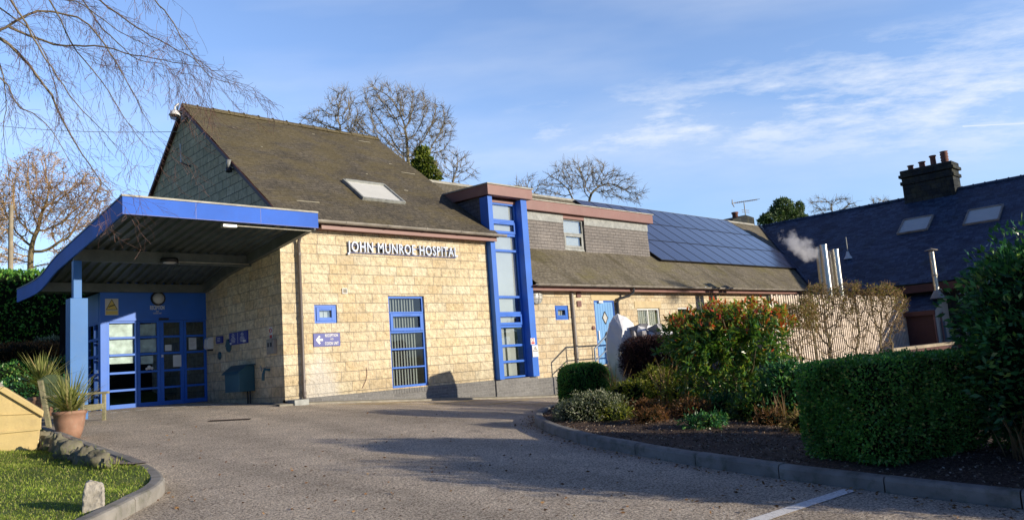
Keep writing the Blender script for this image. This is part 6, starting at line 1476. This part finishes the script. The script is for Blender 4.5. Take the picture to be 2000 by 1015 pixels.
# rockery stones: pixel track between the bin and the kerb
rrk = np.random.default_rng(6); tx2 = bpy.data.textures.new('rockm', 'CLOUDS'); tx2.noise_scale = .07
pts = [(88, 868, .11), (104, 872, .14), (122, 880, .13), (140, 888, .12), (158, 896, .12), (176, 905, .11), (195, 914, .10), (212, 922, .08)]
lbs = ['mossy rockery stone nearest the yellow bin', 'second mossy rockery stone from the yellow bin', 'third mossy rockery stone from the yellow bin', 'fourth mossy rockery stone from the yellow bin', 'fifth mossy rockery stone from the yellow bin', 'sixth mossy rockery stone, beside the gravel', 'seventh mossy rockery stone, low in the grass', 'last low mossy rockery stone toward the kerb nose']
for k, (px_, py_, r) in enumerate(pts):
    q = G(px_, py_, .1); mb = MB(); blob(mb, (q[0]-.03, q[1], lawn_h(q[0], q[1])+r*.55), (r*.85, r*1.5, r*.95), k*2.3, .22, 2.4, 14, 20)
    o = mb.build('rockery_stone', M['rock_moss'], label=lbs[k], category='stone', group='mossy stones edging the gravel'); dm = o.modifiers.new('d', 'DISPLACE'); dm.texture = tx2; dm.strength = .09
mt_ = []
for px_, py_, r in pts:
    q = G(px_, py_, .1)
    for _ in range(45): mt_.append([q[0]+rrk.normal(0, r*.9), q[1]+rrk.normal(0, r*1.6), lawn_h(q[0], q[1])+rrk.uniform(-.01, r*.5)])
np_quads('grass_tufts', leaf_quads(np.array(mt_), np.tile([0, 0, 1.], (len(mt_), 1)), .07, .008, .5, rrk), M['L_grass'], None, label='grass tufts growing between the mossy rockery stones', category='grass', kind='stuff')
# yellow grit bin
q = G(78, 878, .08); zb = lawn_h(q[0], q[1]); vdir = nrm(np.array([q[0], q[1], 0])); rgt = np.array([vdir[1], -vdir[0], 0.])
H = 60/1503*(vdir@q)*1.0
gbn = thing('grit_bin', (q[0]-rgt[0]*.5, q[1]-rgt[1]*.5, zb), 'faded yellow plastic grit bin with a sloping lid at the left edge', 'grit bin')
dd_ = (vdir@q); sc_ = dd_/FOC*1.02
def bl(u, z, w_): return np.array([q[0], q[1], 0])+rgt*u*sc_+vdir*w_+np.array([0, 0, zb+z*sc_])
def bin_part(mb, poly, w0, w1):
    n = len(poly); vs = [bl(u, z, w0) for u, z in poly]+[bl(u, z, w1) for u, z in poly]
    mb.add(vs, [tuple(range(n)), tuple(reversed(range(n, 2*n)))]+[((i+1) % n, i, i+n, (i+1) % n+n) for i in range(n)])
mb = MB(); bin_part(mb, [(-3, 0), (0, 33), (1.5, 34), (2, 58), (-48, 98), (-110, 98), (-160, 58), (-159, 34), (-157, 33), (-154, 0)], .02, .72); mb.build('body', M['gritbin'], gbn, bevel=.02)
mb = MB(); bin_part(mb, [(4, 52), (5, 62), (-49, 105), (-57, 100), (-6, 60)], -.03, .77); bin_part(mb, [(-49.3, 105.3), (-57, 100), (-105, 100), (-109, 105)], -.01, .75); mb.build('lid', M['gritbin'], gbn, bevel=.01)
mb = MB(); bin_part(mb, [(-1.5, 32.5), (1.8, 33.5), (1.8, 35.5), (-159, 35.5), (-159, 32.5)], -.005, .018); bin_part(mb, [(.5, 64-6), (2, 58), (-159, 66), (-159, 69)], .0, .018); mb.build('ribs', M['gritbin'], gbn)
mb = MB(); bin_part(mb, [(-58, 104), (-50, 106), (-55, 113), (-72, 112), (-75, 105)], .1, .35); mb.build('hinge_cover', M['gutter'], gbn)
# terracotta pot with spiky plant
q = G(136, 857, .0); zb = lawn_h(q[0]-.1, q[1]) if in_poly(q[0], q[1], lawn_poly) else Z(q[0], q[1]); sc_ = 12.2/1503
q = G(136, 856); zb = q[2]; dd_ = float(np.hypot(q[0], q[1]))*.97; px1 = dd_/FOC
pl = thing('potted_spiky_plant', (q[0], q[1], zb), 'round terracotta pot of arching striped leaves beside the bench', 'potted plant')
R0 = 26*px1; Hp = 47*px1
mb = MB(); mb.lathe([(0, 0), (R0*.62, 0), (R0*.8, Hp*.3), (R0*.92, Hp*.65), (R0*.95, Hp*.86), (R0*1.03, Hp*.88), (R0*1.05, Hp*.97), (R0*1.0, Hp), (R0*.88, Hp), (R0*.86, Hp*.85), (0, Hp*.82)], (q[0], q[1], zb), 32); mb.build('pot', M['terracotta'], pl)
rp_ = np.random.default_rng(8); n = 190; th = rp_.uniform(0, 2*math.pi, n); el = rp_.uniform(.1, 1.4, n); dirs = np.stack([np.cos(th)*np.cos(el), np.sin(th)*np.cos(el), np.sin(el)], 1)
blades(np.array([q[0], q[1], zb+Hp*.95])+rp_.normal(0, .035, (n, 3))*[1, 1, .5], dirs, 88*px1, .026, 'L_spiky', pl, 'leaves', droop=.55, rng=rp_)
mb = MB(); mb.tube([(q[0], q[1], zb+Hp*.8), (q[0]+.01, q[1], zb+Hp*1.25)], [.035, .03], 8); mb.build('stem', M['terracotta'], pl)
# cordyline behind the bench
cp = D(82, 752, 14.8); gz = lawn_h(cp[0], cp[1])
cd = thing('spiky_palm', (cp[0], cp[1], gz), 'tall spiky palm in an orange pot behind the wooden bench', 'potted plant')
mb = MB(); mb.lathe([(0, 0), (.17, 0), (.22, .3), (.24, .33), (.24, .38), (.2, .38), (.19, .34), (0, .33)], (cp[0], cp[1], gz), 24); mb.build('pot', M['terracotta'], cd)
mb = MB(); mb.tube([(cp[0], cp[1], gz+.3), (cp[0], cp[1], cp[2])], [.05, .035], 8); mb.build('stem', M['bark'], cd)
n = 170; th = rp_.uniform(0, 2*math.pi, n); el = np.arcsin(rp_.uniform(-.05, 1, n)); dirs = np.stack([np.cos(th)*np.cos(el), np.sin(th)*np.cos(el), np.sin(el)], 1)
blades(np.tile(cp, (n, 1))+rp_.normal(0, .03, (n, 3)), dirs, .80, .036, 'L_spiky', cd, 'leaves', droop=.18, rng=rp_)
# bench: seen from behind its back, facing right
bq = D(140, 800, 13.6); gz = float(Z(3.2, 13.8))
bn = thing('garden_bench', (3.0, 14.1, gz), 'weathered wooden garden bench with an arched green back facing the drive', 'bench')
def along_dir(p, q_): return (q_-p)/np.linalg.norm(q_-p)
# local frame: bx = facing direction (to the right, slightly towards the camera), by = along the back
bx = nrm(np.array([.80, -.60, 0])); by = np.array([.60, .80, 0.])
bo = np.array([D(98, 800, 13.5)[0], D(98, 800, 13.5)[1], gz])
def bb(mb, x0, x1, y0, y1, z0, z1, lean=0.):
    vs = [bo+bx*(x-lean*z)+by*y+np.array([0, 0, z]) for z in (z0, z1) for y in (y0, y1) for x in (x0, x1)]
    mb.add(vs, [(0, 2, 3, 1), (4, 5, 7, 6), (0, 1, 5, 4), (2, 6, 7, 3), (0, 4, 6, 2), (1, 3, 7, 5)])
WB = .95
for y in (0, WB): mb = MB(); bb(mb, -.04, .04, y-.03, y+.03, 0, .92, .18); mb.build('leg', M['wood_old'], bn, bevel=.006)
for y in (0, WB): mb = MB(); bb(mb, .50, .56, y-.03, y+.03, -.05, .60); mb.build('leg', M['wood_old'], bn, bevel=.006)
for y in (0, WB): mb = MB(); bb(mb, -.1, .62, y-.045, y+.045, .60, .645); mb.build('armrest', M['wood_old'], bn, bevel=.012)
mb = MB()
for k in range(5): bb(mb, .06+k*.10, .145+k*.10, .03, WB-.03, .40, .425)
bb(mb, .5, .535, .03, WB-.03, .32, .40); mb.build('seat', M['wood_old'], bn)
mb = MB()
for k in range(9): bb(mb, -.012, .012, .07+k*.1, .13+k*.1, .45, .90, .18)
bb(mb, -.02, .02, .03, WB-.03, .44, .50, .18)
n = 12
for k in range(n):
    ya, yb = .0+WB*k/n, WB*(k+1)/n; h = .93+.09*math.sin(math.pi*(k+.5)/n); bb(mb, -.025, .025, ya, yb, .86, h, .18)
mb.build('backrest', M['wood_dark'], bn)

# ---- overhanging birch at top left: trunk out of frame, drooping limbs and fine twigs
rb2 = np.random.default_rng(77); dT = 9.5
bt = D(-420, 600, dT+.5); bt[2] = lawn_h(bt[0], bt[1]); tt_ = D(-300, -120, dT); 
bi = thing('overhanging_birch', tuple(bt), 'leafless birch whose drooping twigs hang in from the top left', 'tree')
limbs = [
 ([(-300, 120), (-120, 50), (-10, 68), (40, 110), (85, 165), (120, 230), (150, 285), (185, 335), (222, 385)], .040, .004, 0.),
 ([(-300, 60), (-90, 70), (-10, 62), (30, 42), (75, 22), (130, 30), (172, 48), (215, 105), (250, 165), (278, 220), (300, 258)], .034, .003, .3),
 ([(-250, -160), (-60, -90), (15, -8), (50, 45), (88, 112), (122, 165), (150, 205), (190, 245), (230, 290)], .030, .003, -.3),
 ([(-200, -260), (60, -120), (180, -12), (235, 32), (282, 62), (335, 92), (392, 122), (432, 150), (472, 165)], .026, .003, .5),
 ([(-100, -330), (150, -200), (290, -15), (330, 30), (352, 70), (385, 120), (410, 148), (445, 160)], .024, .003, -.5),
 ([(-250, -100), (-20, -80), (85, -15), (125, 55), (150, 100), (185, 140), (222, 195), (250, 240), (275, 275)], .026, .003, .1),
 ([(20, 55), (105, 86), (165, 89), (205, 92), (262, 108), (320, 118), (392, 132)], .018, .003, .2),
 ([(-60, 60), (-5, 110), (12, 190), (8, 260), (18, 330)], .014, .002, .2),
 ([(-60, -20), (60, 60), (105, 160), (110, 250), (92, 330)], .012, .002, -.2),
 ([(120, -60), (190, 40), (215, 70), (270, 118), (330, 130), (360, 190)], .014, .002, .6),
 ([(-200, -200), (-30, -60), (60, -10), (150, 5), (230, 60), (300, 100), (330, 160)], .02, .002, -.1),
 ([(-200, 100), (-60, 130), (0, 150), (40, 210), (90, 240), (140, 320), (165, 352)], .018, .002, -.4)]
mbL = MB(); mbL.tube([bt, (bt+tt_)/2+np.array([.1, 0, 0]), tt_, tt_+np.array([.1, .1, 2.5])], [.17, .14, .10, .05], 10); 
A, B_, ra, rbb = [], [], [], []
def twig(p, d, ln, r, lev):
    seg = 5; q = p.copy(); d = d/np.linalg.norm(d)
    for k in range(seg):
        d = d+rb2.normal(0, .13, 3)+np.array([0, 0, -.10]); d /= np.linalg.norm(d); e = q+d*ln/seg; r1 = r*(1-(k+1)/seg*.6)
        A.append(q); B_.append(e); ra.append(r*(1-k/seg*.6)); rbb.append(r1)
        if lev > 0 and rb2.random() < .8:
            s_ = np.cross(d, rb2.normal(0, 1, 3)); twig(e, d+s_/np.linalg.norm(s_)*rb2.uniform(.5, 1.1), ln*rb2.uniform(.35, .65), r1*.7, lev-1)
        q = e
for pts, ra0, ra1, off in limbs:
    W3 = smooth_line([D(x, y, dT+off+.25*math.sin(x*.01)) for x, y in pts], .12)
    W3 = [p+rb2.normal(0, .006, 3) for p in W3]; n = len(W3); rs = [ra0+(ra1-ra0)*(i/(n-1))**.7 for i in range(n)]; mbL.tube([tt_+np.array([0, 0, .3])]+W3[:1], [.05, ra0], 6) if pts[0][0] < -150 else None
    mbL.tube(W3, rs, 6)
    for i in range(3, n-1):
        if rb2.random() < .9:
            d = W3[i+1]-W3[i-1]; d /= np.linalg.norm(d); s_ = np.cross(d, rb2.normal(0, 1, 3)); s_ /= np.linalg.norm(s_)
            twig(np.array(W3[i]), d*1.2+s_*rb2.uniform(.4, 1.0)+np.array([0, 0, -.25]), rb2.uniform(.25, .75), max(.0022, rs[i]*.28), 2 if rb2.random() < .5 else 1)
    twig(np.array(W3[-1]), W3[-1]-W3[-3], .5, .003, 2)
mbL.build('limbs', M['birch'], bi, uv=False)
np_quads('twigs', tubes_np(np.array(A), np.array(B_), np.maximum(np.array(ra), .0019), np.maximum(np.array(rbb), .0015), 3), M['birch_twig'], bi)

# ---- grass blades on the near lawn and litter
rg = np.random.default_rng(12); n = 46000
X = rg.uniform(.2, 3.1, n); Y = rg.uniform(5.2, 13.2, n); keep = np.array([in_poly(x, y, lawn_poly) and not in_poly(x, y, gv) for x, y in zip(X, Y)]); X, Y = X[keep], Y[keep]
Zs = np.array([lawn_h(x, y) for x, y in zip(X, Y)])-.005
P = np.stack([X, Y, Zs], 1); g = np.tile([0, 0, 1.], (len(P), 1)); V = leaf_quads(P, g, .034, .006, .55, rg)
np_quads('grass', V, M['L_grass'], None, label='short green grass blades covering the near lawn', category='grass', kind='stuff')
n = 900; pxs = rg.uniform(300, 1990, n); pys = rg.uniform(800, 1012, n); P = []
for a, b_ in zip(pxs[:420], pys[:420]):
    q = G(a, b_)
    if not in_poly(q[0], q[1], bed_poly) and not in_poly(q[0], q[1], lawn_poly) and q[1] < 15: P.append([q[0], q[1], Z(q[0], q[1])+.008])
KLs = smooth_line(KR, .05)
for _ in range(1100):
    i = rg.integers(40, len(KLs)-80); p = KLs[i]+rg.normal(0, .09, 2)-np.array([.12, .05]); P.append([p[0], p[1], Z(p[0], p[1])+.01])
P = np.array(P); g = rg.normal(0, 1, (len(P), 3)); g[:, 2] *= .1; V = leaf_quads(P, g, .04, .018, .15, rg); np_quads('leaf_litter', V, M['L_litter'], None, label='scattered dry leaves and crumbs on the asphalt', category='litter', kind='stuff')
n = 30000; X = rg.uniform(6.6, 12, n); Y = rg.uniform(.5, 10.5, n); keep = np.array([in_poly(x, y, bed_poly) for x, y in zip(X, Y)]); X, Y = X[keep], Y[keep]
P = np.stack([X, Y, np.array([bed_h(x, y) for x, y in zip(X, Y)])+.006], 1); g = rg.normal(0, 1, (len(P), 3)); g[:, 2] *= .25; np_quads('bark_chips', leaf_quads(P, g, .03, .015, .25, rg), M['L_chips'], None, label='bark chips and dead leaves strewn over the planting bed', category='mulch', kind='stuff')
